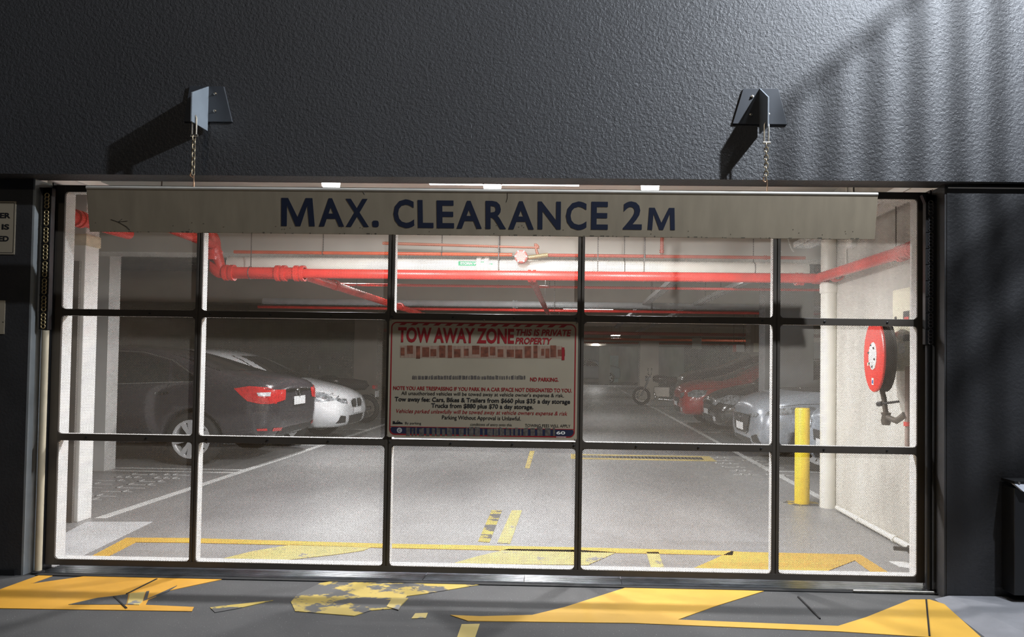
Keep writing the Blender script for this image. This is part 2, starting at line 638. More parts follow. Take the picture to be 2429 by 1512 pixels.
for (px, py, lab) in ((785, 440, 'leftmost bright downlight showing above the clearance bar'),
                      (1168, 447, 'middle bright downlight showing above the clearance bar'),
                      (1542, 449, 'rightmost bright downlight showing above the clearance bar')):
    c = at_y(px, py - 1, 1.0)
    t = thing('downlight', lab, 'light', c, 'downlights behind the gate')
    MB().lathe(c + Vector((0, 0, 0.05)), (0, 0, -1), [(0.0, -0.10), (0.075, -0.10), (0.085, 0.0), (0.07, 0.03)], 24).build('housing', WHITE, t, True)
    MB().lathe(c, (0, 0, -1), [(0.068, -0.02), (0.066, 0.01), (0.045, 0.03), (0.0, 0.036)], 24).build('diffuser', LAMPM, t, True)
    MB().box(c.x - 0.012, c.x + 0.012, c.y - 0.012, c.y + 0.012, c.z + 0.13, ZC).build('stem', WHITE, t)
    add_light('SPOT', 'downlight_lamp', c - Vector((0, 0, 0.07)), 360, (0.98, 0.98, 1.0), 0.06, c - Vector((0, -0.5, 2)), spot_size=math.radians(165), spot_blend=0.6)

batten(-3.0, 5.2, 2.52, 1.2, 110, 'white fluorescent batten above the red diagonal pipe', 'x')
batten(1.95, 4.3, 2.46, 0.42, 18, 'slanted white light fitting right of centre', 'y', w=0.2)
batten(-0.6, 1.7, 2.86, 1.3, 40, 'fluorescent batten on the ceiling before the first beam')
batten(-0.5, 6.2, 2.66, 1.2, 130, 'fluorescent batten behind the storm water pipe')
batten(0.4, 12.5, 2.62, 1.2, 60, 'fluorescent batten over the middle of the aisle', mat=LAMPDIM)
batten(1.55, 20.0, 2.30, 0.3, 8, 'bright square lamp deep in the garage', mat=LAMPM, w=0.3)
batten(-1.0, 28.0, 2.62, 1.2, 90, 'fluorescent batten deep in the garage at left', mat=LAMPDIM)
batten(1.5, 38.0, 2.55, 1.2, 110, 'faint batten near the far wall', mat=LAMPDIM)
batten(6.0, 18.0, 2.62, 1.2, 60, 'batten over the right parking bays', mat=LAMPDIM)
batten(6.6, 9.2, 2.62, 1.2, 60, 'batten behind the grey column at right', mat=LAMPDIM)

# ================================================================== the gate
gate = thing('tilt_gate', 'dark metal garage gate of perforated mesh panels', 'gate', (0, 0, 0))
XA, XB = -3.158, 2.085                        # inner edges of the outer stiles
ZA, ZB = 0.072, 2.342                         # inner edges of bottom and top rail
OX0, OX1 = XA - 0.055, XB + 0.062
OZ0, OZ1 = 0.036, 2.384
RB = [(0.842 - 0.042, 0.842), (1.613 - 0.042, 1.613)]     # mid rails
MU = []
for (a, b) in ((462, 475), (917, 932), (1368, 1383), (1832, 1848)):
    MU.append((at_y(a, 900, 0).x - 0.002, at_y(b, 900, 0).x + 0.002))
Y0, Y1 = -0.012, 0.0


def bar(name, x0, x1, z0, z1, depth, groove=None, rets=True):
    mb = MB()
    if groove:
        g = (x0 + x1) / 2
        mb.box(x0, g - 0.004, Y0, Y1, z0, z1).box(g + 0.004, x1, Y0, Y1, z0, z1).box(g - 0.005, g + 0.005, Y0 + 0.005, Y1, z0, z1)
    else:
        mb.box(x0, x1, Y0, Y1, z0, z1)
    o = mb.build(name, FRAME, gate, bevel=0.0015)
    e = 0.002
    MB().box(x0 + e, x1 - e, 0.004, depth, (z1 - 0.008) if name == 'bottom_rail' else z0 + e, z1 - e).build('inner_return', RETURN, o)
    return o


bar('stile', OX0, XA, OZ0, OZ1, 0.085)
bar('stile', XB, OX1, OZ0, OZ1, 0.085)
bar('top_rail', XA, XB, ZB, OZ1, 0.07)
bar('bottom_rail', XA, XB, OZ0, ZA, 0.08)
for (a, b) in MU:
    bar('mullion', a, b, ZA, ZB, 0.055, True)
colx = [XA] + [v for m in MU for v in m] + [XB]
rowz = [ZA, RB[0][0], RB[0][1], RB[1][0], RB[1][1], ZB]
for (z0, z1) in RB:
    for c in range(5):
        bar('cross_rail', colx[2 * c], colx[2 * c + 1], z0, z1, 0.05)
FIL = {}
for r in range(3):
    for c in range(5):
        if r == 1 and c == 2:
            continue
        x0, x1, z0, z1 = colx[2 * c], colx[2 * c + 1], rowz[2 * r], rowz[2 * r + 1]
        MB().add([(x0 - .004, 0.002, z0 - .004), (x1 + .004, 0.002, z0 - .004), (x1 + .004, 0.002, z1 + .004), (x0 - .004, 0.002, z1 + .004)],
                 [(0, 1, 2, 3)]).build('mesh_panel', PERF, gate)
        for (cx_, cz_, sx, sz) in ((x0, z0, 1, 1), (x1, z0, -1, 1), (x0, z1, 1, -1), (x1, z1, -1, -1)):
            if (sx, sz) not in FIL:               # welded fillets in the panel corners
                R = 0.022
                pts = [(0, 0, 0), (sx * R, 0, 0)]
                for k in range(1, 5):
                    a = k / 5 * pi / 2
                    pts.append((sx * R * (1 - sin(a)), 0, sz * R * (1 - cos(a))))
                pts.append((0, 0, sz * R))
                o = FIL[(sx, sz)] = MB().prism(pts, (0, 0.011, 0)).build('corner_fillet', FRAME, gate, local=True)
            else:
                o = FIL[(sx, sz)].copy()
                COL.objects.link(o)
            o.location = (cx_, Y0 + .002, cz_)
# bolts on the cross rails
bolt = MB()
bolt.lathe((0, 0, 0), (0, -1, 0), [(0.0065, 0), (0.0065, 0.003), (0.003, 0.005), (0, 0.005)], 10)
b0 = None
for (z0, z1) in RB:
    for k in range(14):
        x = XA + 0.18 + k * (XB - XA - 0.36) / 13
        if b0 is None:
            b0 = bolt.build('rail_bolt', BLACK, gate, True)
            o = b0
        else:
            o = b0.copy()
            COL.objects.link(o)
        o.location = (x, Y0, (z0 + z1) / 2)

# threshold strip of ribbed aluminium lengths
th = thing('threshold_strip', 'ribbed aluminium threshold strip under the gate', 'threshold', (0, -0.03, 0))
xs = [OX0 + 0.02, at_z(1010, 1368).x, at_z(1243, 1380).x, at_z(1475, 1388).x, OX1 + 0.02]
for i in range(4):
    mb = MB().box(xs[i] + 0.002, xs[i + 1] - 0.002, -0.075, 0.10, 0.0005, 0.004)
    for k in range(9):
        y = -0.072 + k * 0.019
        mb.box(xs[i] + 0.002, xs[i + 1] - 0.002, y, y + 0.009, 0.004, 0.008)
    mb.build('threshold_length', ALU, th)
MB().box(xs[0], xs[-1], -0.115, -0.076, 0.0005, 0.006).build('shadow_strip', RUBBER, th)  # black strip drawn in for the dark shadow in front of the threshold
end = xs[-1]
MB().tube([(end - 0.5, -0.11, 0.012), (end - 0.03, -0.11, 0.012)], 0.009, 10).build('edge_rod', STEEL, th, True)

# guide channels either side, with perforated counterweight strips
for side in (0, 1):
    lab = ('black slotted guide strip with brass rings left of the gate', 'black slotted guide strip with dark rings right of the gate')[side]
    yy = -0.085
    if side == 0:
        tp, bt, ng = at_y(111, 445, yy), at_y(104, 782, yy), 8
    else:
        tp, bt, ng = at_y(2207, 462, yy), at_y(2208, 818, yy), 9
    xc = (tp.x + bt.x) / 2
    t = thing('guide_strip', lab, 'guide strip', (xc, yy + 0.03, bt.z), 'guide strips beside the gate')
    MB().box(xc - 0.030, xc + 0.026, yy, yy + 0.035, bt.z, tp.z).build('strip_body', BLACK, t, bevel=0.003)
    MB().prism([(xc - 0.05, yy, tp.z), (xc + 0.03, yy, tp.z), (xc + 0.03, yy, tp.z - 0.05), (xc - 0.03, yy, tp.z - 0.05)], (0, 0.03, 0)).build('head_bracket', BLACK, t)
    RM = M('dull_brass', (0.42, 0.33, 0.17), 0.4, 0.6) if side == 0 else M('dark_steel_ring', (0.12, 0.12, 0.13), 0.35, 0.7)
    hh = (tp.z - bt.z - 0.03) / ng
    base = None
    for g in range(ng):
        for k in range(4):
            z = tp.z - 0.03 - g * hh - 0.018 - k * hh * 0.215
            if base is None:
                base = MB().ring((0, 0, 0), (0, 1, 0), 0.0125, 0.0032, 16, 6).build('hole_ring', RM, t, True, local=True)
                o = base
            else:
                o = base.copy()
                COL.objects.link(o)
            o.location = (0, -0.032, z - bt.z)
        if g:
            z = tp.z - 0.03 - g * hh
            MB().box(xc - 0.029, xc + 0.025, yy - 0.003, yy, z - 0.002, z + 0.002).build('divider', BLACK, t)
    t2 = thing('guide_tube', ('cream guide tube running down beside the left jamb', 'dark guide tube running down beside the right jamb')[side], 'tube', (xc, yy + 0.02, 0), 'guide tubes beside the gate')
    MB().tube([(xc, yy + 0.02, 0.0), (xc, yy + 0.02, bt.z - 0.004)], 0.019, 16).build('tube_body', CREAM if side == 0 else JAMB if False else BLACK, t2, True)
    MB().lathe((xc, yy + 0.02, 0.0), (0, 0, 1), [(0.034, 0.0), (0.034, 0.012), (0.02, 0.018)], 16).build('foot_flange', BLACK, t2, True)
    c = thing('guide_channel', ('black guide channel between left jamb and gate', 'black guide channel between right jamb and gate')[side], 'channel', ((OX0 - 0.03) if side == 0 else (OX1 + 0.03), 0, 0), 'guide channels beside the gate')
    x0, x1 = (XL + 0.013, OX0 - 0.004) if side == 0 else (OX1 + 0.004, XR - 0.013)
    MB().box(x0, x1, 0.035, 0.05, 0, ZL - 0.002).build('channel_back', BLACK, c)
    xi = x1 if side == 0 else x0
    MB().box(min(xi, xi + (-0.008 if side == 0 else 0.008)), max(xi, xi + (-0.008 if side == 0 else 0.008)), -0.03, 0.035, 0, ZL - 0.002).build('channel_lip', BLACK, c)
    wz = 0.06
    MB().lathe((xi - (0.03 if side == 0 else -0.03), -0.02, wz), (0, 1, 0), [(0.0, 0), (0.022, 0), (0.024, 0.008), (0.022, 0.016), (0, 0.016)], 18).build('roller', M('roller_steel', (0.2, 0.2, 0.21), 0.35, 0.8), c, True)

# ================================================================== clearance bar
yT = -0.375
bl, brr = at_y(204, 444, yT), at_y(2083, 459, yT)
zt = (bl.z + brr.z) / 2
Hb = 0.252
TH = math.asin(0.04 / Hb)
barE = thing('clearance_bar', 'long cream hanging bar reading MAX. CLEARANCE 2M', 'clearance bar', (0, yT, zt))
barE.rotation_euler = (TH, 0, 0)
bw = MB().box(bl.x, brr.x, 0, 0.006, -Hb, 0)
face = bw.build('face_board', BOARD, barE, local=True, bevel=0.002)
MB().tube([(bl.x, 0.006, -0.004), (brr.x, 0.006, -0.004)], 0.0105, 12).build('rolled_top_edge', M('cream_edge', (0.55, 0.52, 0.47), 0.45), barE, True, local=True)
GR = M('bar_grime', (0.10, 0.085, 0.06), 0.8, var=0.3, scale=40)
gr = MB()
for k in range(70):
    x = bl.x + 0.02 + random.random() * (brr.x - bl.x - 0.06)
    w = 0.004 + 0.02 * random.random() ** 2
    h = 0.003 + 0.006 * random.random()
    gr.box(x, x + w, -0.0009, 0, -Hb, -Hb + h)
for k in range(40):
    x = bl.x + 0.02 + random.random() * (brr.x - bl.x - 0.06)
    z = -Hb + 0.01 + 0.05 * random.random()
    gr.box(x, x + 0.004, -0.0009, 0, z, z + 0.003)
o = gr.build('grime_marks', GR, barE, local=True)
o['kind'] = 'stuff'
# scratches
sc_ = MB()
for pts in (((258, 520), (275, 526), (297, 524)), ((275, 526), (294, 537), (301, 545)), ((275, 526), (285, 519)), ((1204, 457), (1204, 470), (1201, 480)), ((862, 455), (866, 462))):
    for a, b in zip(pts, pts[1:]):
        A, B = at_y(*a, yT + 0.01), at_y(*b, yT + 0.01)
        sc_.tube([(A.x, -0.0005, A.z - zt), (B.x, -0.0005, B.z - zt)], 0.0011, 5)
o = sc_.build('scratches', BLKPR, barE, local=True)


def bar_text(s, xa, xb, ytop, ybot, bold, name='lettering'):
    A, B = at_y(xa, ybot, yT + 0.015), at_y(xb, ybot, yT + 0.015)
    T = at_y(xa, ytop, yT + 0.01)
    hz = (T.z - A.z)
    zc = A.z - zt
    if s == 'M':
        wd_ = B.x - A.x
        P = [(0, 0), (.04, 1), (.24, 1), (.5, .32), (.76, 1), (.96, 1), (1, 0), (.835, 0), (.80, .74), (.57, .0), (.43, .0), (.20, .74), (.165, 0)]
        return MB().prism([(A.x + u * wd_, -0.0012, zc + v * hz) for u, v in P], (0, 0.0011, 0)).build(name, NAVY, barE, local=True)
    return put_text(name, s, NAVY, barE, A.x, B.x, zc, zc + hz, -0.0012, bold, cap='E' if s != 'M' else None, local=True, spacing=1.05)


for (s, xa, xb, yt_, yb_) in (('M', 664, 744, 470, 536), ('A', 754, 814, 471, 537), ('X', 818, 873, 472, 538), ('C', 932, 981, 474, 540),
                              ('L', 990, 1027, 475, 540.5), ('E', 1035, 1076, 476, 541), ('A', 1082, 1142, 477, 542), ('R', 1151, 1200, 477, 543),
                              ('A', 1205, 1266, 478, 544), ('N', 1275, 1330, 478.5, 544), ('C', 1342, 1391, 479, 544.5), ('E', 1402, 1442, 479, 544.5),
                              ('2', 1478, 1523, 479, 544.5), ('M', 1537, 1602, 493, 545)):
    bar_text(s, xa, xb, yt_, yb_, 0.024)
dot = at_y(889, 531, yT + 0.015)
mbd = MB()
mbd.prism([(dot.x + 0.0185 * math.copysign(abs(cos(a)) ** .6, cos(a)), -0.0012, dot.z - zt + 0.0185 * math.copysign(abs(sin(a)) ** .6, sin(a))) for a in [2 * pi * k / 20 for k in range(20)]], (0, 0.001, 0))
mbd.build('lettering', NAVY, barE, local=True)

# ================================================================== brackets and chains
def bracket(plate_px, fin_px, bolts, label, finmat):
    """wall plate + projecting fin; plate on the facade, fin tip 0.185 m out"""
    pl = [at_y(x, y, YW) for x, y in plate_px]
    c = sum(pl, Vector()) / 4
    t = thing('wall_bracket', label, 'bracket', (c.x, YW, min(p.z for p in pl)), 'clearance bar brackets')
    MB().prism([(p.x, YW - 0.012, p.z) for p in pl], (0, 0.0119, 0)).build('wall_plate', PLATE, t, bevel=0.0015)
    yt = YW - 0.185
    wt, tt, tb, wb = fin_px
    a, d = at_y(*wt, YW - 0.012), at_y(*wb, YW - 0.012)
    b, e = at_y(*tt, yt), at_y(*tb, yt)
    x = a.x
    MB().prism([(x - 0.004, YW - 0.012, a.z), (x - 0.004, yt, b.z), (x - 0.004, yt, e.z), (x - 0.004, YW - 0.012, d.z)], (0.008, 0, 0)).build('fin', finmat, t, bevel=0.001)
    for (px, py) in bolts:
        q = at_y(px, py, YW - 0.012)
        MB().lathe(q, (0, -1, 0), [(0.009, 0), (0.009, 0.006), (0.004, 0.008), (0.004, 0.014), (0, 0.014)], 8).build('bolt', STEEL, t, True)
    return t, x


brk1, fx1 = bracket([(452, 206), (533, 207), (553, 291), (438, 290)], [(494, 205), (457, 219), (455, 288), (492, 311)], [(511, 223), (510, 264), (478, 222), (478, 263)],
                    'bracket with pale lit fin holding the left chain', FINM)
brk2, fx2 = bracket([(1762, 212), (1845, 212), (1866, 297), (1737, 295)], [(1803, 210), (1826, 230), (1826, 300), (1803, 318)], [(1784, 230), (1781, 273), (1822, 272)],
                    'dark bracket with fin edge holding the right chain', FINM)


def chain(fx, z0, z1, label):
    y = YW - 0.15
    t = thing('hanging_chain', label, 'chain', (fx, y, z1), 'clearance bar chains')
    # shackle: long U bar around the fin
    MB().tube([(fx - 0.012, y, z0 - 0.085), (fx - 0.012, y, z0 + 0.02), (fx - 0.006, y, z0 + 0.032), (fx + 0.006, y, z0 + 0.032), (fx + 0.012, y, z0 + 0.02), (fx + 0.012, y, z0 - 0.085)], 0.005, 8).build('shackle', STEEL, t, True)
    MB().tube([(fx - 0.02, y, z0 - 0.08), (fx + 0.022, y, z0 - 0.08)], 0.0065, 8).build('shackle_pin', STEEL, t, True)
    top, bot = z0 - 0.085, z1 + 0.075
    n = 9
    pitch = (top - bot) / n
    l0 = l1 = None
    for k in range(n):
        z = top - pitch * (k + 0.5)
        ax = (0.35, 1, 0) if k % 2 else (1, -0.35, 0)
        src = l1 if k % 2 else l0
        if src is None:
            o = MB().ring((0, 0, 0), ax, 0.0095, 0.0034, 16, 7, pitch * 0.5 - 0.0065, (0, 0, 1)).build('link', RUST, t, True, local=True)
            if k % 2:
                l1 = o
            else:
                l0 = o
        else:
            o = src.copy()
            COL.objects.link(o)
        o.location = (0, 0, z - z1)
    MB().tube([(fx - 0.012, y, bot + 0.012), (fx - 0.016, y, bot - 0.006), (fx - 0.004, y, bot - 0.016), (fx + 0.006, y, bot - 0.006), (fx + 0.006, y, z1 + 0.002)], 0.0045, 8).build('hook', M('copper_hook', (0.5, 0.32, 0.2), 0.4, 0.8), t, True)


chain(fx1, at_y(465, 288, YW - 0.15).z, zt + 0.001, 'rusty hanging chain at the left end of the clearance bar')
chain(fx2, at_y(1818, 305, YW - 0.15).z, zt + 0.001, 'hanging chain at the right end of the clearance bar')

# ================================================================== signs
ys = -0.020
s00, s11 = at_y(921, 757, ys), at_y(1371, 1047, ys)
SX0, SX1 = at_y(921, 900, ys).x, at_y(1370, 900, ys).x
SZ0, SZ1 = at_y(1145, 1041, ys).z, at_y(1145, 761, ys).z
sign = thing('tow_away_sign', 'cream and red TOW AWAY ZONE sign fixed on the gate', 'sign', ((SX0 + SX1) / 2, ys, SZ0))


def rrect(x0, x1, z0, z1, r, y, n=6):
    pts = []
    for (cx_, cz_, a0) in ((x1 - r, z1 - r, 0), (x0 + r, z1 - r, pi / 2), (x0 + r, z0 + r, pi), (x1 - r, z0 + r, 1.5 * pi)):
        for k in range(n + 1):
            a = a0 + pi / 2 * k / n
            pts.append((cx_ + r * cos(a), y, cz_ + r * sin(a)))
    return pts


def frame_ring(x0, x1, z0, z1, r, w, y, th_=0.0008):
    o, i = rrect(x0, x1, z0, z1, r, y), rrect(x0 + w, x1 - w, z0 + w, z1 - w, max(r - w, 0.002), y)
    n = len(o)
    return MB().add(o + i, [(k, (k + 1) % n, n + (k + 1) % n, n + k) for k in range(n)])


MB().prism(rrect(SX0, SX1, SZ0, SZ1, 0.012, ys), (0, 0.005, 0)).build('sign_board', SIGNB, sign)
frame_ring(SX0 + 0.012, SX1 - 0.012, SZ0 + 0.014, SZ1 - 0.014, 0.035, 0.0075, ys - 0.0008).build('red_border', REDPR, sign)
SW, SH = SX1 - SX0, SZ1 - SZ0


def S(u, v):               # zoomed-crop coordinates (2362 x 1512) -> sign plane, with the photo's lean taken out
    px, py = 900 + u * 500 / 2362, 740 + v * 320 / 1512
    q = at_y(px, py, ys)
    return q


st = MB()
for k in range(15):
    u = 240 + k * 127.5
    v = 134 + k * 2.1
    a = [S(u - 20, v + 14), S(u + 40, v + 14), S(u + 78, v - 12), S(u + 18, v - 12)]
    st.prism([(p.x, ys - 0.0012, p.z) for p in a], (0, 0.001, 0))
st.build('stripe_row', REDPR, sign)


def sline(s, u0, u1, vtop, vbot, mat, bold=0.0, shear=0.0, cap='E', y=-0.0012, sp=1.0):
    vm = 0
    A, B = S(u0, vbot), S(u1, vbot)
    mid = S((u0 + u1) / 2, vbot)
    midt = S((u0 + u1) / 2, vtop)
    return put_text('print_line', s, mat, sign, A.x, B.x, mid.z, midt.z, ys + y, bold, shear, cap=cap, spacing=sp)


sline('TOW AWAY ZONE', 208, 1508, 182, 350, REDPR, 0.035)
sline('THIS IS PRIVATE', 1530, 2150, 198, 272, REDPR, 0.03, 0.2)
sline('PROPERTY', 1524, 1935, 292, 364, REDPR, 0.03, 0.2)
sline('ND PARKING.', 1690, 2008, 738, 782, REDPR, 0.025)
sline('NOTE YOU ARE TRESPASSING IF YOU PARK IN A CAR SPACE NOT DESIGNATED TO YOU.', 156, 2158, 848, 890, REDPR, 0.02)
sline('All unauthorised vehicles will be towed away at vehicle owner\'s expense & risk.', 246, 2068, 905, 945, BLKPR, 0.004)
sline('Tow away fee: Cars, Bikes & Trailers from $660 plus $35 a day storage', 172, 2138, 968, 1018, BLKPR, 0.024)
sline('Trucks from $880 plus $70 a day storage.', 582, 1726, 1034, 1084, BLKPR, 0.024)
sline('Vehicles parked unlawfully will be towed away at vehicle owners expense & risk', 190, 2108, 1104, 1148, REDPR, 0.004, 0.22)
sline('Parking Without Approval is Unlawful.', 702, 1586, 1168, 1212, BLKPR, 0.008)
sline('By parking', 290, 468, 1236, 1262, BLKPR, 0.0)
sline('conditions of entry onto this', 1020, 1484, 1250, 1280, BLKPR, 0.0)
sline('TOWING FEES WILL APPLY', 1632, 2142, 1262, 1294, BLKPR, 0.0)
# navy band at the foot
q0, q1 = S(120, 1404), S(2176, 1312)
z0_, z1_ = SZ0 + 0.0225, SZ0 + 0.062
MB().prism([(p[0], ys - 0.0007, p[2]) for p in rrect(SX0 + 0.02, SX1 - 0.02, z0_, z1_, 0.012, 0)], (0, 0.0006, 0)).build('navy_band', NAVYPR, sign)
MB().box(SX0 + 0.02, SX1 - 0.02, ys - 0.001, ys, z1_, z1_ + 0.004).build('band_rule', REDPR, sign)
sline('60', 1982, 2082, 1340, 1376, WHITE, 0.03)
bb = S(224, 1340)
MB().lathe((bb.x, ys - 0.0009, (z0_ + z1_) / 2), (0, -1, 0), [(0.0, 0.0004), (0.016, 0.0004), (0.016, 0)], 24).build('emblem_disc', M('emblem_grey', (0.4, 0.4, 0.4), 0.5), sign)
put_text('emblem_letter', 'C', NAVYPR, sign, bb.x - 0.007, bb.x + 0.007, (z0_ + z1_) / 2 - 0.008, (z0_ + z1_) / 2 + 0.008, ys - 0.0018, 0.03)
sline('.........', 1985, 2090, 1398, 1412, WHITE, 0.0, cap='.')
# illegible smeared lines
a = [S(232, 515), S(2050, 525), S(2050, 385), S(232, 380)]
MB().prism([(p.x, ys - 0.0005, p.z) for p in a], (0, 0.0004, 0)).build('smear_ground', M('smear_ground', (0.30, 0.20, 0.145), 0.6, var=0.25, scale=14, stretch=(6, 1, 1)), sign)
sm = MB()
random.seed(3)
u = 240
while u < 2040:
    w = 28 + random.random() * 60
    t_, b_ = 375 + random.random() * 50, 470 + random.random() * 55
    a = [S(u, b_), S(u + w, b_), S(u + w, t_), S(u, t_)]
    sm.prism([(p.x, ys - 0.0009, p.z) for p in a], (0, 0.0008, 0))
    u += w + 8 + random.random() * 34
o = sm.build('smeared_line', SMEAR, sign)
sm = MB()
u = 370
while u < 1640:
    w = 8 + random.random() * 26
    a = [S(u, 758), S(u + w, 758), S(u + w, 712 + random.random() * 14), S(u, 712 + random.random() * 14)]
    sm.prism([(p.x, ys - 0.0009, p.z) for p in a], (0, 0.0008, 0))
    u += w + 5 + random.random() * 9
sm.build('smeared_line', SMEARK, sign)
sm = MB()
u = 300
while u < 1950:
    w = 14 + random.random() * 50
    a = [S(u, 1392), S(u + w, 1392), S(u + w, 1290 + random.random() * 30), S(u, 1290 + random.random() * 30)]
    sm.prism([(p.x, ys - 0.0013, p.z) for p in a], (0, 0.0004, 0))
    u += w + 10 + random.random() * 26
sm.build('smeared_line', SMEARK, sign)
I = S(2056, 500)
a = [S(2044, 542), S(2074, 542), S(2074, 400), S(2044, 400)]
MB().prism([(p.x, ys - 0.0013, p.z) for p in a], (0, 0.001, 0)).build('print_line', REDPR, sign)
# little tow-truck emblem
tk = MB()
for poly in ([(150, 1258), (262, 1258), (258, 1244), (236, 1240), (222, 1228), (206, 1240), (150, 1246)], [(190, 1240), (200, 1240), (216, 1218), (209, 1216)], [(152, 1246), (150, 1228), (170, 1226), (178, 1240)]):
    tk.prism([(S(*p).x, ys - 0.0012, S(*p).z) for p in poly], (0, 0.001, 0))
tk.build('tow_truck_emblem', BLKPR, sign)
for (u, v) in ((127, 88), (1172, 96), (2210, 124), (88, 1390), (2192, 1436)):
    q = S(u, v)
    MB().lathe((q.x, ys, q.z), (0, -1, 0), [(0.006, 0), (0.006, 0.002), (0.002, 0.004), (0, 0.004)], 10).build('rivet', M('rivet_grey', (0.16, 0.14, 0.12), 0.5), sign, True)

# signs on the left pillar, cut by the edge of the picture
yS = YPL - 0.004
a, b = at_y(38, 478, yS), at_y(38, 604, yS)
x0 = at_y(-130, 540, yS).x
ps = thing('pillar_sign', 'cream sign with bold black letters ER, IS and ED at the left edge', 'sign', ((x0 + a.x) / 2, yS, b.z))
MB().box(x0, a.x, yS, YPL - 0.0005, b.z, a.z).build('sign_board', SIGNB, ps)
frame_ring(x0 + 0.008, a.x - 0.007, b.z + 0.008, a.z - 0.008, 0.008, 0.003, yS - 0.0006).build('border_line', BLKPR, ps)
for (s, xa, xb, yt_, yb_) in (('ER', 0, 25, 505, 518), ('IS', 4, 22, 532, 545), ('ED', -3, 21, 560, 573)):
    A, B, T = at_y(xa, yb_, yS), at_y(xb, yb_, yS), at_y(xa, yt_, yS)
    put_text('print_line', s, BLKPR, ps, A.x, B.x, A.z, T.z, yS - 0.0008, 0.04, cap='E')
a, b = at_y(12, 713, yS), at_y(12, 793, yS)
ps2 = thing('small_notice', 'plain cream notice low on the left pillar', 'sign', ((x0 + a.x) / 2, yS, b.z))
MB().box(x0, a.x, yS, YPL - 0.0005, b.z, a.z).build('notice_board', SIGNB, ps2)
MB().box(a.x - 0.012, a.x - 0.004, yS - 0.0006, yS, b.z + 0.07, b.z + 0.075).build('print_line', BLKPR, ps2)

# ================================================================== road and floor paint
def paint(name, poly, mat, label, cat='road marking', group=None, z=0.003, base=0.0, parent=None):
    pts = [at_z(x, y, base) for x, y in poly]
    c = sum(pts, Vector()) / len(pts)
    mb = MB().prism([(p.x, p.y, base + 0.0004) for p in pts], (0, 0, z))
    for v in mb.v:
        v -= Vector((c.x, c.y, 0))
    o = mb.build(name, mat, None)
    o.location = (c.x, c.y, 0)
    if label:
        tag(o, label, cat, group)
    return o


G1 = 'yellow hatch markings on the driveway'
paint('yellow_marking', [(-60, 1420), (0, 1400), (130, 1353), (165, 1353), (72, 1387), (235, 1364), (330, 1361), (560, 1369), (405, 1402), (352, 1424), (345, 1437), (460, 1442), (455, 1452), (0, 1445), (-60, 1444)],
      YP1, 'broad orange-yellow hatch band at the left of the driveway', group=G1)
paint('bare_patch', [(162, 1437), (232, 1421), (268, 1417), (305, 1412), (300, 1437)], ASPHM, 'dark bare wedge inside the left orange hatch band', 'bare patch', z=0.005)
paint('yellow_chip', [(302, 1437), (308, 1411), (344, 1407), (338, 1430), (330, 1438)], YP4, 'small pale yellow paint chip in the left hatch band', 'road marking', G1, z=0.006)
paint('bare_patch', [(340, 1428), (347, 1406), (354, 1405), (349, 1424), (420, 1392), (400, 1405)], ASPHM, 'thin dark sliver right of the pale paint chip', 'bare patch', z=0.006)
paint('yellow_marking', [(498, 1443), (530, 1439), (648, 1426), (560, 1446), (510, 1455)], YP2, 'small worn yellow streak between the two left hatch bands', group=G1)
paint('yellow_marking', [(690, 1430), (705, 1412), (760, 1385), (830, 1374), (1160, 1385), (1010, 1410), (965, 1416), (948, 1444), (880, 1450), (840, 1463), (700, 1452)],
      YP2, 'badly worn yellow hatch band in the middle of the driveway', group=G1)
paint('yellow_chip', [(917, 1442), (930, 1422), (968, 1422), (952, 1438), (945, 1450)], YP4, 'yellow paint block at the right end of the worn middle band', 'road marking', G1, z=0.006)
paint('yellow_marking', [(1068, 1461), (1140, 1464), (1262, 1461), (1340, 1442), (1490, 1394), (1812, 1404), (1690, 1442), (1608, 1472), (1700, 1476), (1988, 1487), (2055, 1466), (2160, 1424), (2205, 1424), (2240, 1435), (2262, 1455), (2345, 1530), (2240, 1516), (1990, 1500), (1500, 1480), (1110, 1475)],
      YP3, 'long yellow hatch outline at the right of the driveway', group=G1)
paint('yellow_chip', [(985, 1457), (1015, 1456), (1010, 1468), (976, 1469)], YP4, 'tiny square yellow paint block left of the yellow outline', 'road marking', G1)
paint('yellow_marking', [(1095, 1483), (1138, 1482), (1118, 1540), (1075, 1540)], YP4, 'yellow dash cut by the bottom of the picture', group=G1)
G2 = 'yellow markings inside the gate'
paint('yellow_marking', [(200, 1330), (300, 1277), (445, 1278), (660, 1284), (900, 1291), (1360, 1300), (1740, 1309), (1738, 1319), (1360, 1311), (900, 1301), (660, 1294), (445, 1289), (322, 1288), (240, 1330)],
      YP3, 'yellow outline along the floor just inside the gate', group=G2)
paint('yellow_marking', [(515, 1330), (600, 1309), (690, 1294), (880, 1300), (860, 1308), (790, 1318), (680, 1330)], YP4, 'worn yellow wedge inside the second gate column', group=G2)
paint('yellow_marking', [(1075, 1338), (1130, 1322), (1205, 1304), (1370, 1306), (1462, 1312), (1395, 1342)], YP4, 'broad pale yellow band inside the middle of the gate', group=G2)
paint('yellow_marking', [(1533, 1311), (1562, 1311), (1576, 1350), (1545, 1350)], YP4, 'short yellow block inside the fourth gate column', group=G2)
paint('yellow_marking', [(1640, 1352), (1690, 1330), (1735, 1309), (1760, 1311), (2040, 1317), (2118, 1366), (2076, 1366), (2028, 1331), (1945, 1363)], YP3, 'solid yellow corner inside the right gate columns', group=G2)
paint('yellow_dash', [(1166, 1212), (1191, 1212), (1161, 1288), (1134, 1286)], YP2, 'left faded yellow dash of the pair in the aisle', 'road marking', G2)
paint('yellow_dash', [(1214, 1212), (1238, 1212), (1210, 1291), (1179, 1290)], YP4, 'right yellow dash of the pair in the aisle', 'road marking', G2)
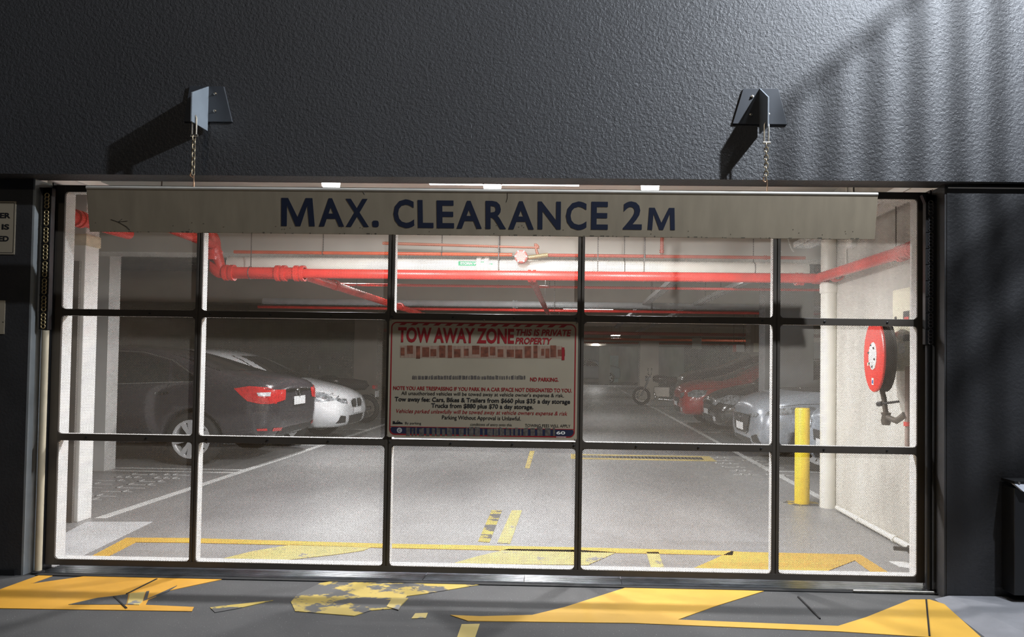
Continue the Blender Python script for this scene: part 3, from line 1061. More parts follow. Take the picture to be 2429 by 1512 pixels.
paint('yellow_dash', [(1257, 1071), (1268, 1071), (1256, 1112), (1245, 1111)], YP4, 'single small yellow dash further up the aisle', 'road marking', G2)
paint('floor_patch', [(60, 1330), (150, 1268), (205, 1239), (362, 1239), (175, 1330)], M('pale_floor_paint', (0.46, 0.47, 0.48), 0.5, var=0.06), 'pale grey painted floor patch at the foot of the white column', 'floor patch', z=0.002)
# white bay lines
XLn, XRn = -3.82, 2.53
G3 = 'white parking bay lines'


def line(x0, x1, y0, y1, label):
    o = MB().box(-(x1 - x0) / 2, (x1 - x0) / 2, -(y1 - y0) / 2, (y1 - y0) / 2, 0.0004, 0.0028).build('bay_line', LINEW)
    o.location = ((x0 + x1) / 2, (y0 + y1) / 2, 0)
    tag(o, label, 'floor line', G3)


line(XLn - 0.045, XLn + 0.045, 1.36, 36, 'long white line edging the left parking bays')
line(XRn - 0.04, XRn + 0.04, 2.5, 36, 'long white line edging the right parking bays')
nm = ['first', 'second', 'third', 'fourth', 'fifth', 'sixth']
for i, d in enumerate((7.93, 8.13, 10.6, 13.1, 15.6)):
    line(-9.2, XLn - 0.05, d - 4.22 - 0.03, d - 4.22 + 0.03, nm[i] + ' white cross line of the left bays from the gate')
for i, d in enumerate((8.75, 11.2, 13.7, 16.2)):
    line(XRn + 0.045, 7.8, d - 4.22 - 0.03, d - 4.22 + 0.03, nm[i] + ' white cross line of the right bays from the gate')
random.seed(11)
for (cx_, cy_, n, lab, k_) in ((330, 1170, 9, 'worn white lettering on the floor of the near left bay', 0), (1868, 1112, 6, 'worn white lettering on the floor by the bollard', 1)):
    c = at_z(cx_, cy_)
    mb = MB()
    for i in range(n):
        for j in range(2):
            x = -0.5 + j * 0.42 + random.random() * 0.1
            y = -0.9 + i * 1.8 / n + random.random() * 0.03
            for q in range(3):
                xx = x + q * 0.1
                if random.random() < 0.75:
                    mb.box(xx, xx + 0.02, y, y + 0.11, 0.0004, 0.002)
            mb.box(x, x + 0.3, y, y + 0.02, 0.0004, 0.002)
    o = mb.build('worn_lettering', LINEW)
    o.location = (c.x - 0.35, c.y + 0.3, 0)
    o['kind'] = 'stuff'
    tag(o, lab, 'floor lettering')
# drain grate across the aisle
ga, gb = at_z(1354, 1078), at_z(1692, 1090)
yg = (ga.y + gb.y) / 2
g = thing('drain_grate', 'long yellow edged drain grate across the aisle', 'drain', ((ga.x + gb.x) / 2, yg, 0))
for (dy0, dy1) in ((-0.36, -0.24), (0.02, 0.14)):
    MB().box(ga.x, gb.x, yg + dy0, yg + dy1, 0.0004, 0.004).build('yellow_edge', YP4, g)
for (u0, u1) in ((ga.x, ga.x + 0.1), (gb.x - 0.14, gb.x)):
    MB().box(u0, u1, yg - 0.24, yg + 0.02, 0.0004, 0.004).build('yellow_edge', YP4, g)
x_ = ga.x + 0.1
MB().box(x_, gb.x - 0.14, yg - 0.24, yg + 0.02, 0.0004, 0.0015).build('slot', BLACK, g)
gm = MB()
for k in range(34):
    u = x_ + 0.01 + k * (gb.x - 0.16 - x_) / 34
    gm.box(u, u + 0.018, yg - 0.24, yg + 0.02, 0.0015, 0.0045)
o = gm.build('grate_bars', M('grate_steel', (0.16, 0.16, 0.16), 0.5, 0.5), g)
o['kind'] = 'stuff'
# kerb ramp at lower right
k0, k1, k2 = at_z(2225, 1432), at_z(2345, 1530), at_z(2290, 1412)
kb = MB()
ka = Vector((k0.x + 0.02, -0.182, 0))
v = [(k0.x + 0.02, -0.185, 0.0), (k0.x + 0.10, -0.185, 0.02), (9, -0.185, 0.06), (9, -3.5, 0.06), (k1.x + 1.9, -3.5, 0.0), (k1.x + 0.03, k1.y, 0.0), (k1.x + 0.22, k1.y, 0.04), (k1.x + 2.1, -3.5, 0.06)]
kb.add(v, [(0, 1, 6, 5), (1, 2, 3, 7, 6), (5, 6, 7, 4)])
struct(kb.build('kerb', KERBM), 'grey concrete kerb ramp in the lower right corner', 'kerb')
crk = MB()
for a, b in (((2197, 1425), (2205, 1512)), ((1893, 1418), (1945, 1470)), ((270, 1418), (300, 1446)), ((300, 1412), (372, 1376))):
    A, B = at_z(*a), at_z(*b)
    d = (B - A).normalized().cross(Vector((0, 0, 1))) * 0.004
    crk.prism([(A + d).to_tuple()[:2] + (0.0006,), (B + d).to_tuple()[:2] + (0.0006,), (B - d).to_tuple()[:2] + (0.0006,), (A - d).to_tuple()[:2] + (0.0006,)], (0, 0, 0.0072))
o = crk.build('asphalt_crack', BLKPR)
o['kind'] = 'stuff'
tag(o, 'thin dark cracks in the driveway paint', 'crack')

# ================================================================== pipes
RODM = M('hanger_rod', (0.10, 0.09, 0.085), 0.5, 0.5)


def pipe(name, pts, r, mat, label, couplings=(), rods=(), group='ceiling pipes', n=16, cat='pipe', rodtop=ZC):
    p0_ = Vector(pts[0])
    t = thing(name, label, cat, p0_, group)
    MB().tube(pts, r, n).build('pipe_run', mat, t, True)
    for (c, ax) in couplings:
        c, ax = Vector(c), Vector(ax).normalized()
        MB().lathe(c - ax * r * 0.8, ax, [(r * 1.0, 0), (r * 1.32, 0.0), (r * 1.32, r * 0.55), (r * 1.12, r * 0.6), (r * 1.12, r * 1.0), (r * 1.32, r * 1.05), (r * 1.32, r * 1.6), (r * 1.0, r * 1.6)], 18).build('coupling', mat, t, True)
    for c in rods:
        c = Vector(c)
        MB().tube([(c.x, c.y, c.z + r), (c.x, c.y, rodtop)], 0.005, 6).build('hanger_rod', RODM, t)
        MB().ring((c.x, c.y, c.z), (0, 1, 0) if False else (1, 0, 0), r + 0.004, 0.004, 14, 5).build('hanger_clip', RODM, t)
    return t


def arc(c, a, b, r, n=6):
    """points of a quarter bend from c+a*r-side to c+b*r-side, corner at c"""
    a, b, c = Vector(a), Vector(b), Vector(c)
    o = c + a * r + b * r
    return [o - a * r * sin(t) - b * r * cos(t) for t in [pi / 2 * k / n for k in range(n + 1)]][::-1]


yM = 6.73 - 4.22
zM = 2.165
xE = at_y(507, 640, yM).x
xD = at_y(712, 640, yM).x
xD2 = at_y(1262, 660, yM).x
# red main: right wall -> across -> left elbow up
pts = [(2.425, 0.3, zM)] + [tuple(p) for p in arc((2.425, yM, zM), (0, -1, 0), (-1, 0, 0), 0.08)] + [(xD, yM, zM)]
pipe('sprinkler_main', pts, 0.047, REDP, 'thick red sprinkler main crossing below the storm water pipe',
     [((2.425, yM - 0.35, zM), (0, 1, 0)), ((2.20, yM, zM), (1, 0, 0)), ((2.425, 0.75, zM), (0, 1, 0)), ((xD2, yM, zM), (1, 0, 0)), ((2.425, 0.9, zM), (0, 1, 0))],
     [(1.2 - 0.95, yM, zM), (at_y(1182, 650, yM).x, yM, zM), (at_y(1528, 655, yM).x, yM, zM), (2.425, 1.0, zM)])
pts = [(xD, yM, zM)] + [(xE + 0.10, yM, zM)] + [tuple(p) for p in arc((xE, yM, zM), (1, 0, 0), (0, 0, 1), 0.09)][1:] + [(xE, yM, 2.42)] + [tuple(p) for p in arc((xE, yM, 2.52), (0, 0, -1), (0, -1, 0), 0.09)] + [(xE - 0.05, 0.9, 2.52)]
pipe('sprinkler_main', pts, 0.060, REDP, 'thickest red pipe with bolted couplings and elbow at upper left',
     [((at_y(668, 640, yM).x, yM, zM), (1, 0, 0)), ((xD, yM, zM), (1, 0, 0)), ((xE + 0.16, yM, zM), (1, 0, 0)), ((xE, yM, zM + 0.17), (0, 0, 1))],
     [(at_y(595, 630, yM).x, yM, zM)])
pipe('sprinkler_branch', [(xD, yM + 0.05, zM - 0.008), (xD, 15, zM - 0.008)], 0.045, REDP, 'red pipe running from the left coupling deep into the garage',
     [((xD, yM + 1.0, zM), (0, 1, 0)), ((xD, 6.5, zM), (0, 1, 0))], [(xD, 4.3, zM)])
pipe('sprinkler_branch', [(xD2, yM + 0.04, zM - 0.03), (xD2, 15, zM - 0.03)], 0.035, M('dull_red_pipe', (0.32, 0.045, 0.04), 0.45), 'dull red pipe running away from the centre of the main',
     [((xD2, yM + 0.12, zM - 0.03), (0, 1, 0))], [(xD2, 6.0, zM - 0.03)])
pipe('sprinkler_main', [(-3.74, 0.12, 2.36), (-3.74, 1.5, 2.36)], 0.05, REDP, 'red pipe above the slim white column at far left', [((-3.74, 0.9, 2.36), (0, 1, 0))])
yS2, zS2 = 6.95 - 4.22, 2.285
sw = pipe('storm_water_pipe', [(-3.5, yS2 + .02, zS2), (2.36, yS2 + .02, zS2)], 0.076, WHITEP, 'fat white storm water pipe across the aisle',
          [((-0.9, yS2 + .02, zS2), (1, 0, 0))], [(at_y(1481, 640, yS2).x, yS2 + .02, zS2), (at_y(1788, 645, yS2).x, yS2 + .02, zS2), (at_y(1184, 640, yS2).x, yS2 + .02, zS2)])
la, lb = at_y(1087, 633, yS2 - 0.06), at_y(1158, 641, yS2 - 0.06)
zl = zS2 + 0.02
yl = yS2 + 0.02 - 0.0775
MB().box(la.x, lb.x, yl, yl + 0.006, zl - 0.022, zl + 0.022).build('flow_label', GREENPR, sw)
put_text('label_text', 'STORM WATER', WHITE, sw, la.x + 0.02, lb.x - 0.02, zl - 0.013, zl + 0.013, yl - 0.001, 0.03)
MB().prism([(lb.x + 0.012, yl, zl + 0.003), (lb.x + 0.03, yl, zl + 0.003), (lb.x + 0.03, yl, zl + 0.012), (lb.x + 0.045, yl, zl), (lb.x + 0.03, yl, zl - 0.012), (lb.x + 0.03, yl, zl - 0.003), (lb.x + 0.012, yl, zl - 0.003)], (0, 0.006, 0)).build('flow_arrow', GREENPR, sw)
y3, z3 = 6.86 - 4.22, 2.392
pipe('thin_sprinkler_line', [(-3.4, y3, z3), (at_y(1215, 605, y3).x, y3, z3)], 0.017, ORANGEP, 'thin orange-red pipe above the storm water pipe at left', (), [(-2.5, y3, z3), (at_y(1048, 606, y3).x, y3, z3)])
pipe('thin_sprinkler_line', [(at_y(1290, 612, y3).x, y3, z3), (2.3, y3, z3)], 0.017, M('brown_red_pipe', (0.36, 0.06, 0.035), 0.45), 'thin brown-red pipe above the storm water pipe at right',
     [((at_y(1570, 620, y3).x, y3, z3), (1, 0, 0)), ((at_y(1815, 624, y3).x, y3, z3), (1, 0, 0))], [(at_y(1530, 620, y3).x, y3, z3)])
zz = at_y(1270, 581, y3).z
xq = at_y(1276, 590, y3).x
pipe('copper_line', [(-1.9, y3, zz)] + [tuple(p) for p in arc((xq, y3, zz), (-1, 0, 0), (0, 0, -1), 0.03)] + [(xq, y3, z3)], 0.016, M('coppery_brown_pipe', (0.36, 0.12, 0.07), 0.45), 'brown pipe above centre turning down beside the round valve', (), [(at_y(1184, 580, y3).x, y3, zz)])
c = at_y(1236, 609, y3 - 0.12)
v_ = thing('alarm_valve', 'round pink-red valve body facing the gate', 'valve', c)
MB().lathe(c, (0, 1, 0), [(0, -0.02), (0.05, -0.02), (0.062, -0.01), (0.066, 0.02), (0.05, 0.04), (0.05, 0.14), (0, 0.14)], 24).build('valve_body', M('pale_red_valve', (0.62, 0.14, 0.12), 0.45), v_, True)
for k in range(6):
    a = k * pi / 3
    MB().lathe(c + Vector((0.055 * cos(a), -0.012, 0.055 * sin(a))), (0, -1, 0), [(0.008, 0), (0.008, 0.01), (0, 0.01)], 8).build('flange_bolt', STEEL, v_, True)
MB().tube([(c.x + 0.05, c.y + 0.08, c.z), (xq + 0.1, y3 - 0.02, z3)], 0.022, 12).build('bronze_outlet', BRONZE, v_, True)
c = at_y(1570, 600, y3)
pipe('drop_pipe', [(c.x, y3, z3 + 0.03), (c.x, y3, ZC - 0.001)], 0.018, M('brown_red_pipe', (0.36, 0.06, 0.035), 0.45), 'short dark red pipe dropping from the ceiling right of centre', [((c.x, y3, z3 + 0.05), (0, 0, 1))])
# rows of pipes beyond the beam
for i, (d, py, r, mt, lab) in enumerate(((9.3, 681, 0.018, REDP, 'slim red pipe just beyond the first beam'),
                                         (12.2, 723, 0.055, M('pale_grey_pipe', (0.5, 0.53, 0.54), 0.4), 'pale grey drain pipe crossing further back'),
                                         (12.0, 737, 0.024, REDP, 'red pipe below the pale grey drain pipe'),
                                         (16.5, 752, 0.03, M('dull_red_pipe', (0.32, 0.045, 0.04), 0.45), 'dull red pipe crossing deep in the aisle'),
                                         (20.0, 789, 0.05, M('dull_red_pipe', (0.32, 0.045, 0.04), 0.45), 'thick dull red pipe before the deep lamp'),
                                         (24.0, 803, 0.04, ORANGEP, 'orange pipe deep in the garage'),
                                         (30.0, 812, 0.04, ORANGEP, 'faint orange pipe near the far end'))):
    q = at_y(1300, py, d - 4.22)
    q2 = at_y(1600, py + 4, d - 4.22)
    pipe('cross_pipe', [(-5.5 if i else -3.3, d - 4.22, q.z), (7.5, d - 4.22, q.z)], r, mt, lab, [((-1.0, d - 4.22, q.z), (1, 0, 0))], [(-0.3, d - 4.22, q.z), (1.4, d - 4.22, q.z)])
# cable trays running in depth
for (x, y0_, y1_, z_, lab) in ((2.36, 0.2, 2.9, 2.53, 'white cable tray under the ceiling along the right wall'), (-3.72, 0.2, 2.3, 2.60, 'white cable tray under the ceiling at left'),
                               (1.3, 3.4, 16.0, 2.36, 'slim grey cable tray running away above the right bays'), (2.2, 3.4, 20.0, 2.36, 'second grey cable tray nearer the right bays')):
    t = thing('cable_tray', lab, 'cable tray', (x, y0_, z_), 'ceiling cable trays')
    w_ = 0.09 if z_ > 2.4 else 0.05
    mt = WHITEWALL if z_ > 2.4 else M('grey_tray', (0.3, 0.3, 0.3), 0.5, 0.4)
    MB().box(x - w_, x + w_, y0_, y1_, z_, z_ + 0.012).build('tray_base', mt, t)
    for s_ in (-1, 1):
        MB().box(x + s_ * w_ - 0.006, x + s_ * w_ + 0.006, y0_, y1_, z_, z_ + 0.06).build('tray_side', mt, t)
    k = y0_ + 0.4
    while k < min(y1_, 8):
        MB().tube([(x + w_ * 0.8, k, z_ + 0.05), (x + w_ * 0.8, k, ZC)], 0.006, 6).build('hanger_rod', RODM, t)
        k += 1.2
# hanging slack cables at the right
for (xa, lab) in ((1.98, 'grey cable loop hanging from the ceiling near the right wall'), (2.1, 'second grey cable loop hanging near the right wall')):
    pts = [(xa + 0.10 * (k / 8 - 0.5), 2.6 - 0.1 * k / 8, ZC - 0.02 - 0.55 * sin(pi * (0.5 * k / 8))) for k in range(9)]
    o = MB().tube(pts, 0.008, 6).build('hanging_cable', M('grey_cable', (0.45, 0.44, 0.42), 0.6), None, True)
    tag(o, lab, 'cable')
t = thing('pipe_hanger', 'steel hanger rods and chain above the red wall pipe', 'hanger', (2.40, 0.62, zM + 0.05))
MB().tube([(2.40, 0.62, zM + 0.05), (2.40, 0.62, ZC)], 0.006, 6).build('hanger_rod', RODM, t)
l0 = None
for k in range(12):
    if l0 is None or k == 1:
        o = MB().ring((0, 0, 0), (1, 0, 0) if k % 2 else (0, 1, 0), 0.012, 0.004, 12, 5, 0.014, (0, 0, 1)).build('link', RODM, t, True, local=True)
        if k == 0:
            l0 = o
        else:
            l1 = o
    else:
        o = (l1 if k % 2 else l0).copy()
        COL.objects.link(o)
    o.location = (0.03, -0.12, 0.08 + k * 0.045)

# ================================================================== right wall furniture
t = thing('downpipe', 'round white downpipe at the end of the right wall', 'pipe', (2.43, 2.36, 0))
MB().tube([(2.43, 2.36, 0), (2.43, 2.36, 2.115)], 0.072, 24).build('pipe_run', WHITEP, t, True)
MB().tube([(2.43, 2.36, 2.215), (2.43, 2.36, 2.52)], 0.072, 24).build('pipe_run', WHITEP, t, True)
MB().lathe((2.43, 2.36, 2.01), (0, 0, 1), [(0.073, 0), (0.082, 0.01), (0.082, 0.09), (0.073, 0.1)], 24).build('collar', WHITEP, t, True)
bb_ = at_z(1908, 1199)
t = thing('bollard', 'yellow steel bollard in front of the silver car', 'bollard', (bb_.x, bb_.y + 0.07, 0))
MB().lathe((bb_.x, bb_.y + 0.07, 0), (0, 0, 1), [(0.069, 0), (0.069, 0.905), (0.064, 0.918), (0, 0.92)], 28).build('post', YELLOW, t, True)
pts = []
random.seed(5)
for k in range(22):
    a = 2 * pi * k / 22
    r = 0.10 + 0.05 * random.random()
    pts.append((bb_.x + r * 1.2 * cos(a), bb_.y + 0.07 + r * sin(a), 0.0005))
MB().prism(pts, (0, 0, 0.004)).build('paint_spill', YP2, t)
t = thing('floor_conduit', 'white conduit along the foot of the right wall', 'conduit', (XW - 0.03, 1.2, 0.03))
MB().tube([(XW - 0.03, 0.12, 0.03), (XW - 0.03, 2.2, 0.03)], 0.022, 12).build('conduit_run', WHITEP, t, True)
for y in (0.4, 1.05, 1.7):
    MB().lathe((XW - 0.03, y, 0.03), (0, 1, 0), [(0.022, 0), (0.029, 0), (0.029, 0.04), (0.022, 0.04)], 14).build('clip', WHITEP, t, True)
# hose reel
rc = at_x(2073, 845, 2.20)
t = thing('fire_hose_reel', 'red fire hose reel with black drum on the right wall', 'hose reel', (rc.x, rc.y, rc.z))
t.rotation_euler = (0, 0, math.radians(-9))
def rl(name, prof, mat, c=(0, 0, 0)):
    return MB().lathe(c, (1, 0, 0), prof, 40).build(name, mat, t, True, local=True)
rl('front_disc', [(0, -0.006), (0.255, -0.006), (0.262, 0), (0.262, 0.012), (0, 0.012)], M('bright_red_disc', (0.75, 0.03, 0.02), 0.35))
rl('hose_coil', [(0.1, 0.012)] + [(0.235 + 0.008 * abs(sin(k * pi / 2.0)), 0.012 + k * 0.009) for k in range(8)] + [(0.1, 0.075)], RUBBER)
rl('back_disc', [(0, 0.075), (0.258, 0.075), (0.258, 0.085), (0, 0.085)], RUBBER)
rl('hub_plate', [(0, -0.016), (0.085, -0.016), (0.10, -0.010), (0.10, -0.006)], WHITE)
for k in range(6):
    a = k * pi / 3 + 0.3
    MB().lathe((-0.0165, 0.08 * cos(a), 0.08 * sin(a)), (-1, 0, 0), [(0.009, 0), (0.007, 0.006), (0, 0.006)], 8).build('hub_bolt', BLACK, t, True, local=True)
MB().box(-0.0075, -0.006, -0.02, 0.03, -0.21, -0.16).build('round_label', WHITE, t, local=True)
MB().box(-0.0085, -0.0072, -0.012, 0.02, -0.20, -0.175).build('label_mark', M('blue_print', (0.03, 0.07, 0.3), 0.5), t, local=True)
MB().box(-0.0075, -0.006, 0.11, 0.15, -0.07, -0.045).build('small_label', BOXCREAM, t, local=True)
MB().tube([(0.08, 0.02, 0), (0.12, 0.24, 0), (0.215, 0.26, 0)], 0.03, 12).build('wall_arm', BLACK, t, True, local=True)
# valve and feed pipe below the reel
vc = at_x(2112, 975, 2.30)
t = thing('reel_valve', 'dark stop valve and hose under the hose reel', 'valve', (vc.x, vc.y, vc.z - 0.35))
D_ = M('dark_bronze', (0.09, 0.075, 0.06), 0.45, 0.5)
hp = [(2.26, vc.y + 0.20, vc.z + 0.25), (2.28, vc.y + 0.19, vc.z + 0.2), (2.29, vc.y + 0.15, vc.z + 0.18), (2.29, vc.y + 0.10, vc.z + 0.20)]
MB().tube(hp, 0.014, 10).build('hose_loop', BLACK, t, True)
MB().tube([(2.29, vc.y + 0.13, vc.z + 0.18), (2.30, vc.y + 0.10, vc.z + 0.08), (2.31, vc.y + 0.09, vc.z - 0.04)], 0.018, 12).build('nozzle', D_, t, True)
MB().lathe((2.31, vc.y + 0.09, vc.z - 0.06), (0, 0, 1), [(0.0, -0.05), (0.028, -0.05), (0.035, -0.02), (0.028, 0.02), (0.036, 0.04), (0.0, 0.05)], 16).build('valve_body', D_, t, True)
MB().tube([(2.31, vc.y + 0.09, vc.z - 0.05), (2.33, vc.y - 0.03, vc.z - 0.07), (2.36, vc.y - 0.09, vc.z - 0.02)], 0.022, 12).build('valve_neck', D_, t, True)
MB().tube([(2.28, vc.y + 0.14, vc.z + 0.04), (2.33, vc.y - 0.06, vc.z + 0.07)], 0.009, 8).build('lever', BLACK, t, True)
MB().tube([(2.278, vc.y + 0.15, vc.z + 0.038), (2.29, vc.y + 0.10, vc.z + 0.046)], 0.018, 10).build('lever_grip', BLACK, t, True)
fp = [(2.38, vc.y - 0.09, vc.z + 0.32), (2.38, vc.y - 0.09, vc.z - 0.24), (2.38, vc.y - 0.10, vc.z - 0.275), (2.38, vc.y - 0.14, vc.z - 0.285), (2.38, vc.y - 0.34, vc.z - 0.285)]
t2 = thing('feed_pipe', 'brown feed pipe with red end below the hose reel', 'pipe', (2.38, vc.y - 0.09, vc.z - 0.3))
MB().tube(fp[:4], 0.019, 12).build('pipe_run', M('grey_brown_pipe', (0.26, 0.19, 0.16), 0.45), t2, True)
MB().tube(fp[3:], 0.019, 12).build('red_end', REDP, t2, True)
MB().lathe((2.38, vc.y - 0.09, vc.z - 0.1), (0, 0, 1), [(0.02, 0), (0.027, 0), (0.027, 0.03), (0.02, 0.03)], 12).build('red_union', REDP, t2, True)
MB().box(2.41, XW, vc.y - 0.28, vc.y - 0.02, vc.z - 0.05, vc.z + 0.30).build('back_plate', M('brown_plate', (0.13, 0.10, 0.09), 0.6), t2)
# control box
ca = at_x(2117, 690, 2.40)
cb = at_x(2117, 881, 2.40)
t = thing('control_box', 'cream gate control box with red labels on the right wall', 'control box', (2.44, ca.y - 0.25, cb.z))
MB().box(2.40, XW - 0.0005, ca.y - 0.5, ca.y, cb.z, ca.z).build('enclosure', BOXCREAM, t, bevel=0.006)
for z in (0.18, 0.62):
    MB().lathe((2.399, ca.y - 0.06, cb.z + z * (ca.z - cb.z) + 0.02), (-1, 0, 0), [(0.011, 0), (0.011, 0.008), (0, 0.01)], 12).build('lock', BLACK, t, True)
for (dy, z0_, z1_, mt) in ((0.03, 0.56, 0.60, REDP), (0.17, 0.55, 0.72, BLKPR), (0.17, 0.36, 0.44, BLKPR), (0.10, 0.22, 0.34, WHITE), (0.10, 0.40, 0.46, WHITE)):
    q0, q1 = cb.z + z0_ * (ca.z - cb.z), cb.z + z1_ * (ca.z - cb.z)
    MB().box(2.3985, 2.4, ca.y - dy - 0.09, ca.y - dy, q0, q1).build('label_plate', mt, t)
MB().box(2.398, 2.3986, ca.y - 0.25, ca.y - 0.185, cb.z + 0.57 * (ca.z - cb.z), cb.z + 0.65 * (ca.z - cb.z)).build('label_mark', REDP, t)
MB().lathe((2.40, ca.y - 0.05, cb.z + 0.45 * (ca.z - cb.z)), (-1, 0, 0), [(0.018, 0), (0.018, 0.02), (0.03, 0.025), (0.03, 0.05), (0, 0.055)], 16).build('stop_button', REDP, t, True)
# stub valve and white spill near the floor
vf = at_z(2148, 1335)
t = thing('floor_stub_valve', 'dark stub valve near the floor at the right wall', 'valve', (vf.x + 0.03, vf.y, 0))
MB().tube([(vf.x + 0.04, vf.y, 0.0), (vf.x + 0.04, vf.y, 0.09)], 0.012, 10).build('stub', D_, t, True)
MB().tube([(vf.x + 0.06, vf.y, 0.085), (vf.x - 0.07, vf.y + 0.02, 0.09)], 0.015, 10).build('handle', BLACK, t, True)
MB().lathe((vf.x + 0.02, vf.y, 0.088), (1, 0, 0), [(0, 0), (0.028, 0), (0.028, 0.016), (0, 0.016)], 14).build('collar', D_, t, True)
paint('white_spill', [(2108, 1333), (2150, 1334), (2175, 1344), (2175, 1352), (2135, 1346)], WHITE, 'splash of white paint on the floor at the right', 'spill', z=0.002)
# electrical bits on the wall
for (py, lab) in ((575, 'upper grey junction box high on the right wall'), (640, 'lower grey junction box on the right wall below the tray')):
    q = at_x(2026 if py < 600 else 2010, py, XW)
    t = thing('junction_box', lab, 'junction box', (XW - 0.02, q.y, q.z), 'junction boxes on the right wall')
    MB().box(XW - 0.045, XW, q.y - 0.06, q.y + 0.06, q.z - 0.05, q.z + 0.05).build('case', GREYWALL, t, bevel=0.004)
    MB().box(XW - 0.049, XW - 0.045, q.y - 0.045, q.y + 0.045, q.z - 0.036, q.z + 0.036).build('lid', WHITEP, t)
    MB().tube([(XW - 0.012, q.y, q.z + 0.05), (XW - 0.012, q.y, ZC)], 0.009, 8).build('conduit', WHITEP, t, True)
# black cabinet at the right edge outside
q = at_y(2404, 1150, -0.30)
t = thing('wall_cabinet', 'black cabinet with pale metal lid at the right edge', 'cabinet', (q.x + 0.2, -0.4, 0.06))
MB().box(q.x + 0.005, q.x + 0.42, -0.30, -0.19, 0.065, q.z - 0.02).build('body', BLACK, t, bevel=0.004)
MB().prism([(q.x, -0.31, q.z + 0.004), (q.x + 0.44, -0.31, q.z + 0.004), (q.x + 0.44, -0.325, q.z - 0.035), (q.x + 0.04, -0.325, q.z - 0.035)], (0, 0.03, 0)).build('lid_edge', M('pale_lid_metal', (0.5, 0.52, 0.58), 0.4), t)
MB().box(q.x, q.x + 0.44, -0.31, -0.19, q.z + 0.004, q.z + 0.02).build('lid', BLACK, t)
MB().lathe((q.x + 0.024, -0.31, q.z + 0.012), (0, -1, 0), [(0.006, 0), (0.006, 0.004), (0, 0.006)], 10).build('screw', STEEL, t, True)

# stair railing outside the right of the picture; its bars shade the facade and pillar
rail = thing('stair_railing', 'metal stair railing beside the driveway casting bar shadows on the wall', 'railing', (4.0, -1.8, 0))
RM_ = M('railing_steel', (0.08, 0.08, 0.085), 0.5, 0.5)


def shade_bar(pa, pb, Y, f, r, name):
    A, B = at_y(*pa, Y), at_y(*pb, Y)
    a, b = LAMP_B.lerp(A, f), LAMP_B.lerp(B, f)
    MB().tube([a, b], r, 10).build(name, RM_, rail, True)


FR = 0.42
for x in (1868, 1972, 2078, 2178, 2276, 2372):
    top = 1868 and (240 - (x - 1870) * 0.85)
    shade_bar((x, max(top, -700)), (x - 6, 470), YW, FR, 0.013, 'baluster')
shade_bar((1850, 258), (2600, -380), YW, FR, 0.011, 'handrail')
for (a, b) in (((2150, 745), (2600, 366)), ((2150, 825), (2600, 470)), ((2150, 1040), (2600, 585)), ((2150, 1315), (2600, 1010))):
    shade_bar(a, b, YP, FR, 0.016, 'sloped_rail')
for (x, y0_, y1_) in ((2270, 470, 1330), (2366, 470, 1140), (2470, 470, 1060)):
    shade_bar((x, y0_), (x, y1_), YP, FR, 0.013, 'baluster')

yr = LAMP_B.y + FR * (YW - LAMP_B.y)
for (x, z) in ((2.99, 4.72), (3.10, 3.75), (3.12, 3.30)):
    MB().tube([(x, yr, z), (x, YW + 0.005, z)], 0.018, 10).build('wall_strut', RM_, rail, True)
MB().tube([(2.99, yr, 4.74), (3.10, yr, 3.75), (3.12, yr, 3.28)], 0.018, 10).build('end_post', RM_, rail, True)

# ================================================================== cars
GLASS = M('dark_car_glass', (0.012, 0.013, 0.014), 0.06, var=0.0, coat=1.0)
CHROME = M('chrome', (0.75, 0.76, 0.78), 0.12, 1.0, var=0.03)
RIM = M('alloy_rim', (0.70, 0.71, 0.72), 0.3, 0.35, var=0.05)
LENS = M('headlight_lens', (0.26, 0.28, 0.30), 0.12, 0.3, var=0.85, scale=22, coat=1.0)
TAIL = M('red_tail_lens', (0.62, 0.02, 0.02), 0.15, var=0.2, scale=30, coat=1.0)
CLEAR = M('clear_lens', (0.72, 0.72, 0.74), 0.2, var=0.15, scale=40, coat=1.0)
PLASTIC = M('black_plastic', (0.018, 0.018, 0.019), 0.5)
PLATEW = M('number_plate_white', (0.72, 0.73, 0.74), 0.4, var=0.05)

# x, z bottom, half width low, half width mid, z mid, half width belt, z belt, half width roof, z roof
SEDAN = [(-2.40, .46, .52, .58, .62, .50, .84, .36, .93), (-2.36, .36, .70, .79, .60, .73, .93, .56, 1.03), (-2.20, .28, .80, .875, .60, .82, .99, .66, 1.085),
         (-1.80, .25, .84, .905, .60, .855, 1.01, .66, 1.13), (-1.40, .24, .86, .91, .60, .865, 1.00, .61, 1.26), (-0.95, .23, .86, .91, .60, .865, .985, .575, 1.405),
         (-0.45, .22, .86, .91, .60, .865, .97, .585, 1.468), (0.10, .22, .86, .91, .60, .862, .955, .59, 1.475), (0.55, .22, .86, .91, .60, .86, .94, .59, 1.41),
         (0.95, .22, .86, .91, .60, .855, .93, .61, 1.23), (1.28, .23, .86, .91, .60, .845, .92, .65, 1.045), (1.75, .24, .85, .90, .58, .81, .87, .62, .955),
         (2.12, .25, .81, .865, .55, .74, .79, .54, .875), (2.32, .26, .72, .78, .50, .64, .70, .46, .78), (2.40, .34, .55, .60, .48, .50, .62, .36, .68)]
